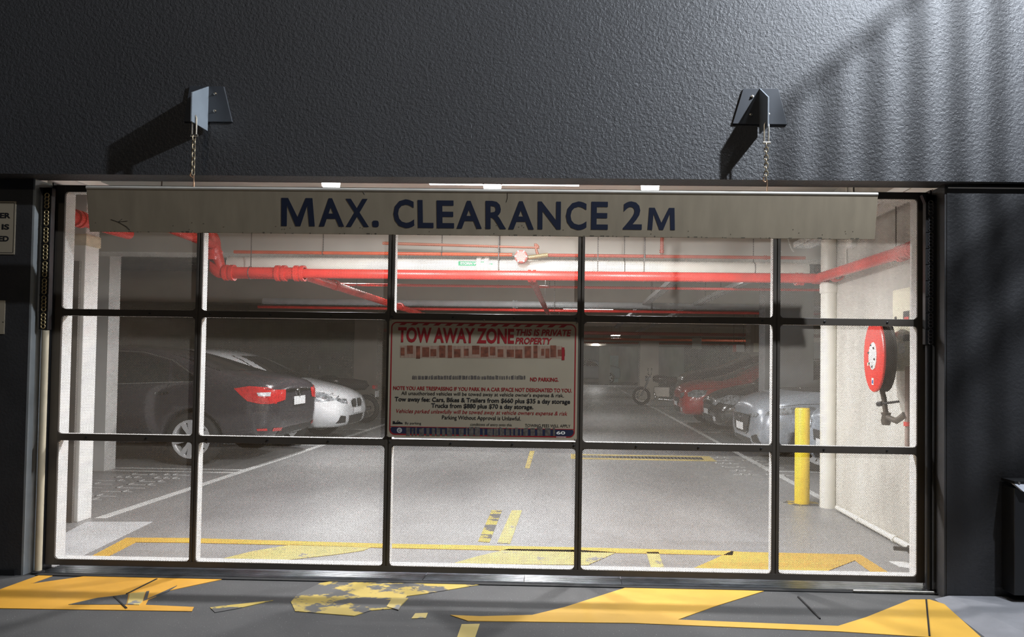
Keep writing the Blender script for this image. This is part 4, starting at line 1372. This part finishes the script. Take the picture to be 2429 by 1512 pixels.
HATCH = [(-2.15, .46, .56, .62, .66, .55, .92, .42, 1.05), (-2.10, .34, .72, .80, .62, .75, 1.00, .54, 1.22), (-1.90, .26, .82, .885, .62, .83, 1.02, .58, 1.36),
         (-1.40, .24, .86, .905, .62, .86, 1.00, .60, 1.44), (-0.90, .23, .86, .91, .62, .862, .985, .61, 1.465), (-0.45, .22, .86, .91, .60, .862, .97, .61, 1.47),
         (0.05, .22, .86, .91, .60, .86, .95, .61, 1.45), (0.45, .22, .86, .91, .60, .857, .94, .60, 1.37), (0.85, .22, .86, .91, .60, .85, .93, .62, 1.19),
         (1.15, .23, .86, .91, .60, .845, .94, .68, 1.065), (1.55, .24, .86, .905, .58, .83, .91, .66, 1.015), (1.90, .25, .82, .88, .55, .77, .84, .58, .95),
         (2.09, .25, .74, .80, .50, .68, .75, .50, .865), (2.17, .32, .58, .63, .46, .53, .67, .40, .755)]
SUV = [(x, zb + .06, a, b, zm + .1, c, zbelt + .17, d + .03, zr + .19) for (x, zb, a, b, zm, c, zbelt, d, zr) in HATCH]


def car_mesh(st, axles, rw):
    """lofted body shell, subdivided, wheel arches cut by cylinders"""
    K = 10
    vs, fs = [], []
    for (x, zb, wl, wm, zm, wb, zbelt, wr, zr) in st:
        half = [(0, zb), (wl * .8, zb), (wl, zb + .05), (wm, zm), (wm * .5 + wb * .5 + .012, zbelt - .10), (wb, zbelt), (wb * .45 + wr * .55, zbelt * .45 + zr * .55 - .01), (wr + .015, zr - .035), (wr * .68, zr), (0, zr + .018)]
        vs += [(x, y, z) for y, z in half] + [(x, -y, z) for y, z in half[-2:0:-1]]
    n = 2 * K - 2
    for i in range(len(st) - 1):
        for k in range(n):
            k2 = (k + 1) % n
            fs.append((i * n + k, (i + 1) * n + k, (i + 1) * n + k2, i * n + k2))
    fs.append(tuple(range(n)))
    fs.append(tuple((len(st) - 1) * n + k for k in range(n - 1, -1, -1)))
    me = bpy.data.meshes.new('car_body')
    me.from_pydata(vs, [], fs)
    bm = bmesh.new()
    bm.from_mesh(me)
    bmesh.ops.recalc_face_normals(bm, faces=bm.faces)
    bm.to_mesh(me)
    bm.free()
    o = bpy.data.objects.new('tmp', me)
    COL.objects.link(o)
    md = o.modifiers.new('s', 'SUBSURF')
    md.levels = 2
    md.render_levels = 2
    cut = []
    for ax in axles:
        c = bpy.data.objects.new('cut', bpy.data.meshes.new('cut'))
        for sy in (1, -1):
            pass
        mb = MB()
        for sy in (1, -1):
            mb.tube([(ax, sy * 0.60, rw), (ax, sy * 1.2, rw)], rw + 0.055, 36)
        cme = c.data
        cme.from_pydata([tuple(v) for v in mb.v], [], mb.f)
        bm = bmesh.new()
        bm.from_mesh(cme)
        bmesh.ops.recalc_face_normals(bm, faces=bm.faces)
        bm.to_mesh(cme)
        bm.free()
        COL.objects.link(c)
        b = o.modifiers.new('b', 'BOOLEAN')
        b.operation = 'DIFFERENCE'
        b.solver = 'EXACT'
        b.object = c
        cut.append(c)
    dg = bpy.context.evaluated_depsgraph_get()
    res = bpy.data.meshes.new_from_object(o.evaluated_get(dg))
    bpy.data.objects.remove(o)
    for c in cut:
        bpy.data.objects.remove(c)
    for p in res.polygons:
        p.use_smooth = True
        c = p.center
        for ax in axles:
            if math.hypot(c.x - ax, c.z - rw) < rw + 0.0535 and abs(c.y) > 0.55 and c.z > 0.2:
                p.material_index = 1
    return res


WHEEL = {}


def wheel_meshes(rw, style):
    if (rw, style) in WHEEL:
        return WHEEL[(rw, style)]
    tyre = MB().lathe((0, -0.10, 0), (0, 1, 0), [(rw - .095, 0), (rw - .03, -.004), (rw - .008, .012), (rw, .04), (rw, .16), (rw - .008, .188), (rw - .03, .204), (rw - .095, .20)], 40)
    rr = rw - .092
    rim = MB().lathe((0, -0.10, 0), (0, 1, 0), [(rr - .03, .19), (rr - .012, .205), (rr + .004, .205), (rr, .03), (rr - .02, .02), (rr - .03, .19)], 40)
    rim.lathe((0, -0.10, 0), (0, 1, 0), [(0, .19), (.05, .19), (.058, .17), (.058, .12)], 20)
    ns = 5
    for k in range(ns):
        for dk in ((-.16, .16) if style == 'double' else (0,)):
            a0, a1 = 2 * pi * k / ns + dk * .9, 2 * pi * k / ns + dk * 1.35
            w0, w1 = (.022, .028) if style == 'double' else (.04, .05)
            pi_, po = Vector((cos(a0) * .045, 0, sin(a0) * .045)), Vector((cos(a1) * (rr - .012), 0, sin(a1) * (rr - .012)))
            s = Vector((-sin(a1), 0, cos(a1)))
            rim.prism([pi_ - s * w0 + Vector((0, .06, 0)), po - s * w1 + Vector((0, .075, 0)), po + s * w1 + Vector((0, .075, 0)), pi_ + s * w0 + Vector((0, .06, 0))], (0, .028, 0))
    back = MB().lathe((0, -0.10, 0), (0, 1, 0), [(0, .10), (rr, .10), (rr, .09), (0, .09)], 24)
    WHEEL[(rw, style)] = (tyre, rim, back)
    return WHEEL[(rw, style)]


class Car:
    def __init__(s, name, label, st, paint, loc, rotz, axles, rw=0.325, style='double', rim=RIM):
        s.t = thing(name, label, 'car', loc, None, rotz)
        me = car_mesh(st, axles, rw)
        me.materials.clear()
        me.materials.append(paint)
        me.materials.append(PLASTIC)
        s.body = bpy.data.objects.new('body_shell', me)
        COL.objects.link(s.body)
        s.body.parent = s.t
        me.name = 'body_shell'
        bm = bmesh.new()
        bm.from_mesh(me)
        s.bvh = BVHTree.FromBMesh(bm)
        bm.free()
        tyre, rimm, back = wheel_meshes(rw, style)
        first = None
        for ax in axles:
            for sy in (1, -1):
                if first is None:
                    w = tyre.build('wheel', RUBBER, s.t, True, local=True)
                    r_ = rimm.build('rim', rim, w, True, local=True)
                    b_ = back.build('brake_disc', PLASTIC, w, True, local=True)
                    first = w
                else:
                    w = copy_tree(first, s.t)
                w.location = (ax, sy * 0.775, rw)
                w.rotation_euler = (0, 0, 0 if sy > 0 else pi)

    def patch(s, name, poly, face, mat, off=0.006, cuts=3, mirror=False, part=None, smooth=True):
        """sheet that hugs the body. face: 'L','R' side (x,z) ; 'F','B' front/back (y,z); 'T' top (x,y)"""
        bm = bmesh.new()
        tris = tessellate_polygon([[Vector((a, b, 0)) for a, b in poly]])
        vv = [bm.verts.new((a, b, 0)) for a, b in poly]
        for t in tris:
            try:
                bm.faces.new([vv[i] for i in t])
            except ValueError:
                pass
        bmesh.ops.subdivide_edges(bm, edges=bm.edges[:], cuts=cuts, use_grid_fill=True)
        bm.normal_update()
        D = {'L': Vector((0, -1, 0)), 'R': Vector((0, 1, 0)), 'F': Vector((-1, 0, 0)), 'B': Vector((1, 0, 0)), 'T': Vector((0, 0, -1))}[face]
        for v in bm.verts:
            a, b = v.co.x, v.co.y
            o = {'L': (a, 3, b), 'R': (a, -3, b), 'F': (5, a, b), 'B': (-5, a, b), 'T': (a, b, 4)}[face]
            h, nrm, _, _ = s.bvh.ray_cast(Vector(o), D)
            if h is None:
                h, nrm, _, _ = s.bvh.find_nearest(Vector(o) + D * 3)
            v.co = h + (nrm * 0.6 - D * 0.4).normalized() * off
        bmesh.ops.recalc_face_normals(bm, faces=bm.faces)
        me = bpy.data.meshes.new(name)
        bm.to_mesh(me)
        bm.free()
        for p in me.polygons:
            p.use_smooth = smooth
        me.materials.append(mat)
        o = bpy.data.objects.new(name, me)
        COL.objects.link(o)
        o.parent = part or s.t
        return o

    def seam(s, pts, face, mat=PLASTIC, w=0.006, name='panel_seam'):
        poly_l, poly_r = [], []
        for i, p in enumerate(pts):
            a = Vector(pts[max(0, i - 1)])
            b = Vector(pts[min(len(pts) - 1, i + 1)])
            d = (b - a).normalized()
            nrm = Vector((-d.y, d.x)) * w / 2
            poly_l.append((p[0] + nrm.x, p[1] + nrm.y))
            poly_r.append((p[0] - nrm.x, p[1] - nrm.y))
        return s.patch(name, poly_l + poly_r[::-1], face, mat, 0.003, 2)

    def glasshouse(s, side_polys, front, back):
        for face in ('L', 'R'):
            for poly in side_polys:
                s.patch('side_window', poly, face, GLASS, 0.004, 4)
        s.patch('windscreen', front, 'F', GLASS, 0.005, 4)
        s.patch('rear_window', back, 'B', GLASS, 0.005, 4)

    def mirrors(s, x, z, mat):
        for sy in (1, -1):
            MB().lathe((x, sy * 0.97, z), (1, 0, 0), [(0, -.05), (.06, -.045), (.075, -.02), (.07, .03), (.03, .07), (0, .075)], 14).build('side_mirror', mat, s.t, True, local=True)
            MB().tube([(x, sy * 0.84, z - .03), (x, sy * 0.93, z - .01)], .022, 8).build('mirror_arm', mat, s.t, True, local=True)


SEDAN_SIDE = [[(.80, .975), (.38, 1.30), (-.10, 1.385), (-.14, .985)], [(-.20, .985), (-.17, 1.39), (-.62, 1.365), (-1.0, 1.27), (-1.10, 1.02)], [(-1.15, 1.025), (-1.05, 1.25), (-1.42, 1.08), (-1.40, 1.035)]]
SEDAN_F = [(-.72, 1.00), (-.66, 1.06), (-.52, 1.36), (.52, 1.36), (.66, 1.06), (.72, 1.00), (0, 1.02)]
SEDAN_B = [(-.60, 1.16), (-.50, 1.37), (.50, 1.37), (.60, 1.16)]

# --- dark sedan, tail towards the aisle
DARKP = M('dark_plum_car_paint', (0.045, 0.040, 0.048), 0.22, 0.3, var=0.05, coat=1.0)
c1 = Car('sedan_car', 'dark plum sedan parked tail-out in the left bay', SEDAN, DARKP, (-6.05, 5.03, 0), pi, (-1.42, 1.44))
c1.glasshouse(SEDAN_SIDE, SEDAN_F, SEDAN_B)
c1.mirrors(0.85, 1.0, DARKP)
for f in ('L', 'R'):
    c1.seam([(-.17, .28), (-.18, .7), (-.17, .97)], f)
    c1.seam([(-1.02, .62), (-1.06, .8), (-1.12, 1.0)], f)
    c1.seam([(.78, .3), (.86, .7), (.82, .95)], f)
    c1.seam([(.85, 1.0), (.40, 1.32), (-.1, 1.40), (-.62, 1.385), (-1.02, 1.29), (-1.46, 1.06)], f, CHROME, .012, 'window_trim')
    c1.seam([(.85, .965), (-.15, .972), (-1.45, 1.03)], f, CHROME, .010, 'window_trim')
    for x in (-.05, -.98):
        c1.patch('door_handle', [(x, .865), (x - .17, .875), (x - .17, .90), (x, .89)], f, CHROME, .022, 2)
    c1.patch('tail_light', [(-1.93, .95), (-2.10, .98), (-2.28, .965), (-2.36, .93), (-2.375, .76), (-2.25, .765), (-2.10, .80)], f, TAIL, .008, 4)
    c1.patch('tail_reflector', [(-2.20, .90), (-2.33, .905), (-2.33, .855), (-2.22, .86)], f, CLEAR, .014, 3)
    c1.patch('bumper_reflector', [(-2.20, .46), (-2.30, .46), (-2.30, .43), (-2.20, .43)], f, TAIL, .008, 2)
    c1.seam([(-1.98, .70), (-2.15, .72), (-2.34, .745)], f)
for s_ in (1, -1):
    c1.patch('tail_light', [(s_ * .42, .93), (s_ * .765, .935), (s_ * .765, .765), (s_ * .45, .80)], 'B', TAIL, .008, 3)
    c1.patch('bumper_reflector', [(s_ * .50, .45), (s_ * .68, .46), (s_ * .68, .42), (s_ * .50, .41)], 'B', TAIL, .008, 2)
c1.patch('chrome_strip', [(-.42, .90), (.42, .90), (.42, .935), (-.42, .935)], 'B', CHROME, .010, 3)
c1.patch('number_plate', [(-.19, .72), (.19, .72), (.19, .83), (-.19, .83)], 'B', PLATEW, .012, 2)
MB().lathe((-2.412, 0, .885), (-1, 0, 0), [(0, 0), (.045, 0), (.045, .01), (0, .012)], 18).build('round_badge', CHROME, c1.t, True, local=True)
c1.seam([(-.75, .66), (0, .63), (.75, .66)], 'B')
c1.patch('lower_valance', [(-.55, .36), (.55, .36), (.55, .44), (-.55, .44)], 'B', PLASTIC, .006, 3)

# --- white sedan, nose towards the aisle
WHITEC = M('white_car_paint', (0.66, 0.68, 0.70), 0.22, var=0.03, coat=1.0)
c2 = Car('sedan_car', 'white sedan with twin oval grilles parked nose-out at left', SEDAN, WHITEC, (-5.90, 7.07, 0), 0, (-1.33, 1.55), 0.33)
c2.glasshouse(SEDAN_SIDE, SEDAN_F, SEDAN_B)
c2.mirrors(0.85, 1.0, WHITEC)


def front_kit(c, kind, paint):
    X = max(v.co.x for v in c.body.data.vertices)
    for s_ in (1, -1):
        f = 'L' if s_ > 0 else 'R'
        if kind == 'kidney':
            c.patch('headlight', [(X - .70, .78), (X - .55, .82), (X - .30, .80), (X - .12, .755), (X - .10, .70), (X - .30, .675), (X - .52, .71)], f, LENS, .006, 4)
            c.patch('headlight', [(s_ * .40, .70), (s_ * .62, .725), (s_ * .66, .69), (s_ * .60, .65), (s_ * .42, .635)], 'F', LENS, .006, 3)
            g = c.patch('grille_frame', [(s_ * .03, .695), (s_ * .22, .695), (s_ * .27, .66), (s_ * .23, .57), (s_ * .06, .56), (s_ * .03, .60)], 'F', CHROME, .010, 3)
            c.patch('grille_mesh', [(s_ * .045, .683), (s_ * .215, .683), (s_ * .25, .655), (s_ * .215, .582), (s_ * .07, .574), (s_ * .045, .605)], 'F', PLASTIC, .016, 3, part=g)
            c.patch('bumper_intake', [(s_ * .50, .44), (s_ * .66, .46), (s_ * .70, .34), (s_ * .48, .34)], 'F', PLASTIC, .006, 3)
        elif kind == 'wide':
            c.patch('headlight', [(X - .78, .80), (X - .60, .82), (X - .35, .79), (X - .16, .74), (X - .12, .69), (X - .30, .70), (X - .55, .74)], f, LENS, .006, 4)
            c.patch('headlight', [(s_ * .36, .68), (s_ * .60, .72), (s_ * .66, .70), (s_ * .62, .66), (s_ * .38, .645)], 'F', LENS, .006, 3)
            c.patch('bumper_intake', [(s_ * .48, .40), (s_ * .66, .44), (s_ * .70, .33), (s_ * .50, .32)], 'F', PLASTIC, .006, 3)
        elif kind == 'round':
            c.patch('headlight', [(X - .50, .80), (X - .25, .80), (X - .12, .74), (X - .12, .66), (X - .30, .64), (X - .46, .70)], f, LENS, .006, 4)
            c.patch('headlight', [(s_ * .42, .72), (s_ * .62, .74), (s_ * .66, .68), (s_ * .58, .62), (s_ * .44, .62)], 'F', LENS, .006, 3)
            c.patch('fog_light', [(s_ * .48, .42), (s_ * .60, .42), (s_ * .60, .34), (s_ * .48, .34)], 'F', CLEAR, .006, 2)
        c.seam([(X - .95, .86), (X - .55, .84), (X - .2, .79)], f)
        c.seam([(X - 1.52, .3), (X - 1.50, .7), (X - 1.54, .93)], f)
        c.seam([(X - 2.6, .3), (X - 2.6, .97)], f)
        c.patch('door_handle', [(X - 2.42, .87), (X - 2.58, .875), (X - 2.58, .90), (X - 2.42, .895)], f, paint, .02, 2)
    if kind == 'kidney':
        c.patch('lower_intake', [(-.36, .44), (.36, .44), (.32, .30), (-.32, .30)], 'F', PLASTIC, .006, 3)
        c.patch('number_plate', [(-.19, .47), (.19, .47), (.19, .55), (-.19, .55)], 'F', PLATEW, .020, 2)
    elif kind == 'wide':
        g = c.patch('grille_frame', [(-.46, .67), (.46, .67), (.36, .45), (.22, .40), (-.22, .40), (-.36, .45)], 'F', CHROME, .008, 4)
        c.patch('grille_mesh', [(-.43, .66), (.43, .66), (.335, .46), (.20, .42), (-.20, .42), (-.335, .46)], 'F', PLASTIC, .015, 4, part=g)
        c.patch('number_plate', [(-.19, .45), (.19, .45), (.19, .55), (-.19, .55)], 'F', PLATEW, .026, 2)
        MB().lathe((X + .02, 0, .61), (1, 0, 0), [(.05, 0), (.05, .012), (.035, .014), (0, .006)], 18).build('round_badge', CHROME, c.t, True, local=True)
        c.patch('lower_intake', [(-.42, .36), (.42, .36), (.38, .29), (-.38, .29)], 'F', PLASTIC, .006, 3)
    else:
        c.patch('grille_mesh', [(-.34, .62), (.34, .62), (.30, .50), (-.30, .50)], 'F', PLASTIC, .008, 3)
        c.patch('lower_intake', [(-.40, .42), (.40, .42), (.34, .30), (-.34, .30)], 'F', PLASTIC, .008, 3)
        c.patch('number_plate', [(-.19, .44), (.19, .44), (.19, .53), (-.19, .53)], 'F', PLATEW, .022, 2)


front_kit(c2, 'kidney', WHITEC)
HATCH_SIDE = [[(.72, .975), (.32, 1.27), (-.12, 1.365), (-.18, .985)], [(-.24, .985), (-.18, 1.37), (-.80, 1.38), (-1.02, 1.02)], [(-1.08, 1.03), (-.88, 1.37), (-1.4, 1.33), (-1.6, 1.12)]]
HATCH_F = [(-.72, .99), (-.66, 1.04), (-.52, 1.34), (.52, 1.34), (.66, 1.04), (.72, .99), (0, 1.01)]
HATCH_B = [(-.58, 1.08), (-.48, 1.34), (.48, 1.34), (.58, 1.08)]
SILV = M('silver_blue_car_paint', (0.40, 0.44, 0.50), 0.25, 0.5, var=0.03, coat=1.0)
PALEB = M('pale_blue_silver_car_paint', (0.48, 0.54, 0.62), 0.25, 0.4, var=0.03, coat=1.0)
BLKC = M('black_car_paint', (0.012, 0.012, 0.013), 0.2, var=0.05, coat=1.0)
REDC = M('red_car_paint', (0.42, 0.015, 0.015), 0.22, var=0.05, coat=1.0)
for (lab, st, pm, x, d, kind, body) in (('silver-blue hatchback with dark grille behind the yellow bollard', HATCH, SILV, 2.36, 9.62, 'wide', 'h'),
                                        ('pale blue car glimpsed between bollard and downpipe', HATCH, PALEB, 2.74, 7.55, 'round', 'h'),
                                        ('black car parked between the silver hatchback and the red car', SEDAN, BLKC, 2.50, 12.75, 'round', 's'),
                                        ('red car with its nose showing past the black car', HATCH, REDC, 2.32, 15.2, 'round', 'h')):
    L2 = 2.17 if body == 'h' else 2.40
    c = Car('hatchback_car' if body == 'h' else 'sedan_car', lab, st, pm, (x + L2, d - 4.22, 0), pi, (-1.28, 1.38) if body == 'h' else (-1.33, 1.5))
    if body == 'h':
        c.glasshouse(HATCH_SIDE, HATCH_F, HATCH_B)
    else:
        c.glasshouse(SEDAN_SIDE, SEDAN_F, SEDAN_B)
    c.mirrors(0.78, 1.0, pm)
    front_kit(c, kind, pm)
for (x0_, x1_, y0_, y1_, d, mt, mk, lab) in ((1924, 1956, 812, 852, 15.0, WHITE, None, 'white board standing in for the bright wall beyond the grey column'), (1738, 1766, 818, 836, 17.5, WHITE, REDP, 'small red and white sign above the dark cars'),  # first board is added in place of a brightly lit wall further back
                                            (1788, 1812, 814, 836, 16.5, BOXCREAM, None, 'small cream board left of the grey column'), (1642, 1664, 802, 828, 22.0, GREYWALL, None, 'grey slatted vent on the dim wall above the red car')):
    A, B = at_y(x0_, y0_, d - 4.22), at_y(x1_, y1_, d - 4.22)
    t = thing('hanging_sign', lab, 'sign', ((A.x + B.x) / 2, d - 4.22, B.z), 'boards hanging deep in the garage')
    MB().box(A.x, B.x, d - 4.22, d - 4.20, B.z, A.z).build('board', mt, t, bevel=0.004)
    for x in (A.x + 0.03, B.x - 0.03):
        MB().tube([(x, d - 4.21, A.z), (x, d - 4.21, ZC)], 0.006, 6).build('hanger_rod', RODM, t)
    if mk:
        MB().box(A.x, A.x + (B.x - A.x) * 0.3, d - 4.223, d - 4.22, B.z, A.z).build('red_block', mk, t)
    if 'vent' in lab:
        for k in range(5):
            z = B.z + (k + 0.5) * (A.z - B.z) / 5
            MB().box(A.x + 0.01, B.x - 0.01, d - 4.235, d - 4.22, z - 0.012, z + 0.012).build('slat', STEEL, t)
# dark estate beyond and the distant white car
for (lab, pm, loc, rz) in (('dark tall wagon deep among the right parking bays', BLKC, (5.0, 14.0, 0), pi), ('distant white car near the end wall', WHITEC, (1.2, 43.0, 0), 0.0)):
    c = Car('wagon_car', lab, SUV, pm, loc, rz, (-1.28, 1.38), 0.35, 'plain')
    c.glasshouse([[(a, b + .17) for a, b in p] for p in HATCH_SIDE], [(a, b + .18) for a, b in HATCH_F], [(a, b + .18) for a, b in HATCH_B])


# --- motorbikes
def motorbike(label, loc, rotz, tank, tailmat):
    t = thing('motorbike', label, 'motorbike', loc, 'parked motorbikes', rotz)
    for (x, nm_) in ((-.68, 'rear_wheel'), (.70, 'front_wheel')):
        w = MB().ring((x, 0, .30), (0, 1, 0), .245, .055, 28, 8).build(nm_, RUBBER, t, True, local=True)
        rm = MB().ring((x, 0, .30), (0, 1, 0), .19, .012, 24, 6)
        for k in range(6):
            a = k * pi / 3
            rm.tube([(x, 0, .30), (x + .19 * cos(a), 0, .30 + .19 * sin(a))], .009, 6)
        rm.tube([(x, -.05, .3), (x, .05, .3)], .03, 10)
        rm.build('spokes', STEEL, w, True, local=True)
        MB().add(*[[(x + .33 * cos(a), sy, .30 + .33 * sin(a)) for a in [0.4 + k * .3 for k in range(8)] for sy in (-.06, .06)], [(2 * k, 2 * k + 1, 2 * k + 3, 2 * k + 2) for k in range(7)]]).build('mudguard', tank, t, True, local=True)
    for sy in (-.09, .09):
        MB().tube([(.70, sy, .30), (.42, sy, .95)], .022, 8).build('fork', CHROME, t, True, local=True)
        MB().tube([(-.68, sy, .30), (-.1, sy, .42)], .02, 8).build('swingarm', PLASTIC, t, True, local=True)
    MB().tube([(.45, -.36, 1.02), (.42, -.15, .98), (.42, .15, .98), (.45, .36, 1.02)], .014, 8).build('handlebar', CHROME, t, True, local=True)
    MB().lathe((.30, 0, .86), (-1, 0, 0), [(0, -.05), (.09, -.02), (.13, .1), (.13, .3), (.08, .42), (0, .45)], 16).build('fuel_tank', tank, t, True, local=True)
    MB().lathe((-.08, 0, .82), (-1, 0, -.05), [(0, 0), (.12, .05), (.13, .3), (.10, .6), (0, .68)], 14).build('seat', PLASTIC, t, True, local=True)
    MB().box(-.25, .28, -.14, .14, .28, .62).build('engine', STEEL, t, bevel=.03, local=True)
    MB().tube([(.25, .13, .42), (.2, .18, .22), (-.3, .2, .2), (-.85, .2, .34)], .04, 10).build('exhaust', CHROME, t, True, local=True)
    MB().lathe((.55, 0, .86), (1, 0, 0), [(0, -.1), (.08, -.06), (.095, 0), (.09, .015), (0, .03)], 16).build('headlamp', LENS, t, True, local=True)
    MB().box(-.90, -.84, -.1, .1, .72, .80).build('tail_lamp', tailmat, t, bevel=.01, local=True)
    MB().box(-.93, -.915, -.12, .12, .55, .68).build('number_plate', PLATEW, t, local=True)
    MB().tube([(-.90, 0, .7), (-.92, 0, .6)], .012, 6).build('plate_stay', PLASTIC, t, True, local=True)
    for sy in (-.3, .3):
        MB().lathe((.42, sy, 1.16), (1, 0, 0), [(0, -.01), (.05, 0), (.045, .03), (0, .04)], 12).build('mirror', CHROME, t, True, local=True)
        MB().tube([(.44, sy * .8, 1.0), (.42, sy, 1.15)], .007, 6).build('mirror_stalk', CHROME, t, True, local=True)
    return t


motorbike('motorbike with red and white tail behind the white sedan', (-5.0, 10.3, 0), pi, BLKC, TAIL)
motorbike('dark motorbike parked beyond the red car at right', (2.95, 17.9, 0), pi * 0.9, BLKC, CLEAR)
# far end: fittings
fb = thing('far_cupboard', 'pale blue cupboard at the far end of the aisle', 'cupboard', (3.1, 45.6, 0))
MB().box(2.8, 3.4, 45.3, 45.9, 0, 1.9).build('carcass', M('pale_blue_panel', (0.5, 0.62, 0.62), 0.5), fb, bevel=.01)
MB().box(2.82, 3.09, 45.27, 45.3, .1, 1.85).build('door', M('pale_blue_panel', (0.5, 0.62, 0.62), 0.5), fb, bevel=.005)
MB().box(3.11, 3.38, 45.27, 45.3, .1, 1.85).build('door', M('pale_blue_panel', (0.5, 0.62, 0.62), 0.5), fb, bevel=.005)
for x in (2.35, 2.6):
    t = thing('far_bollard', ('left' if x < 2.5 else 'right') + ' of two tiny yellow bollards at the far end', 'bollard', (x, 44.5, 0), 'far yellow bollards')
    MB().lathe((x, 44.5, 0), (0, 0, 1), [(.07, 0), (.07, 1.0), (.05, 1.03), (0, 1.04)], 16).build('post', YELLOW, t, True)
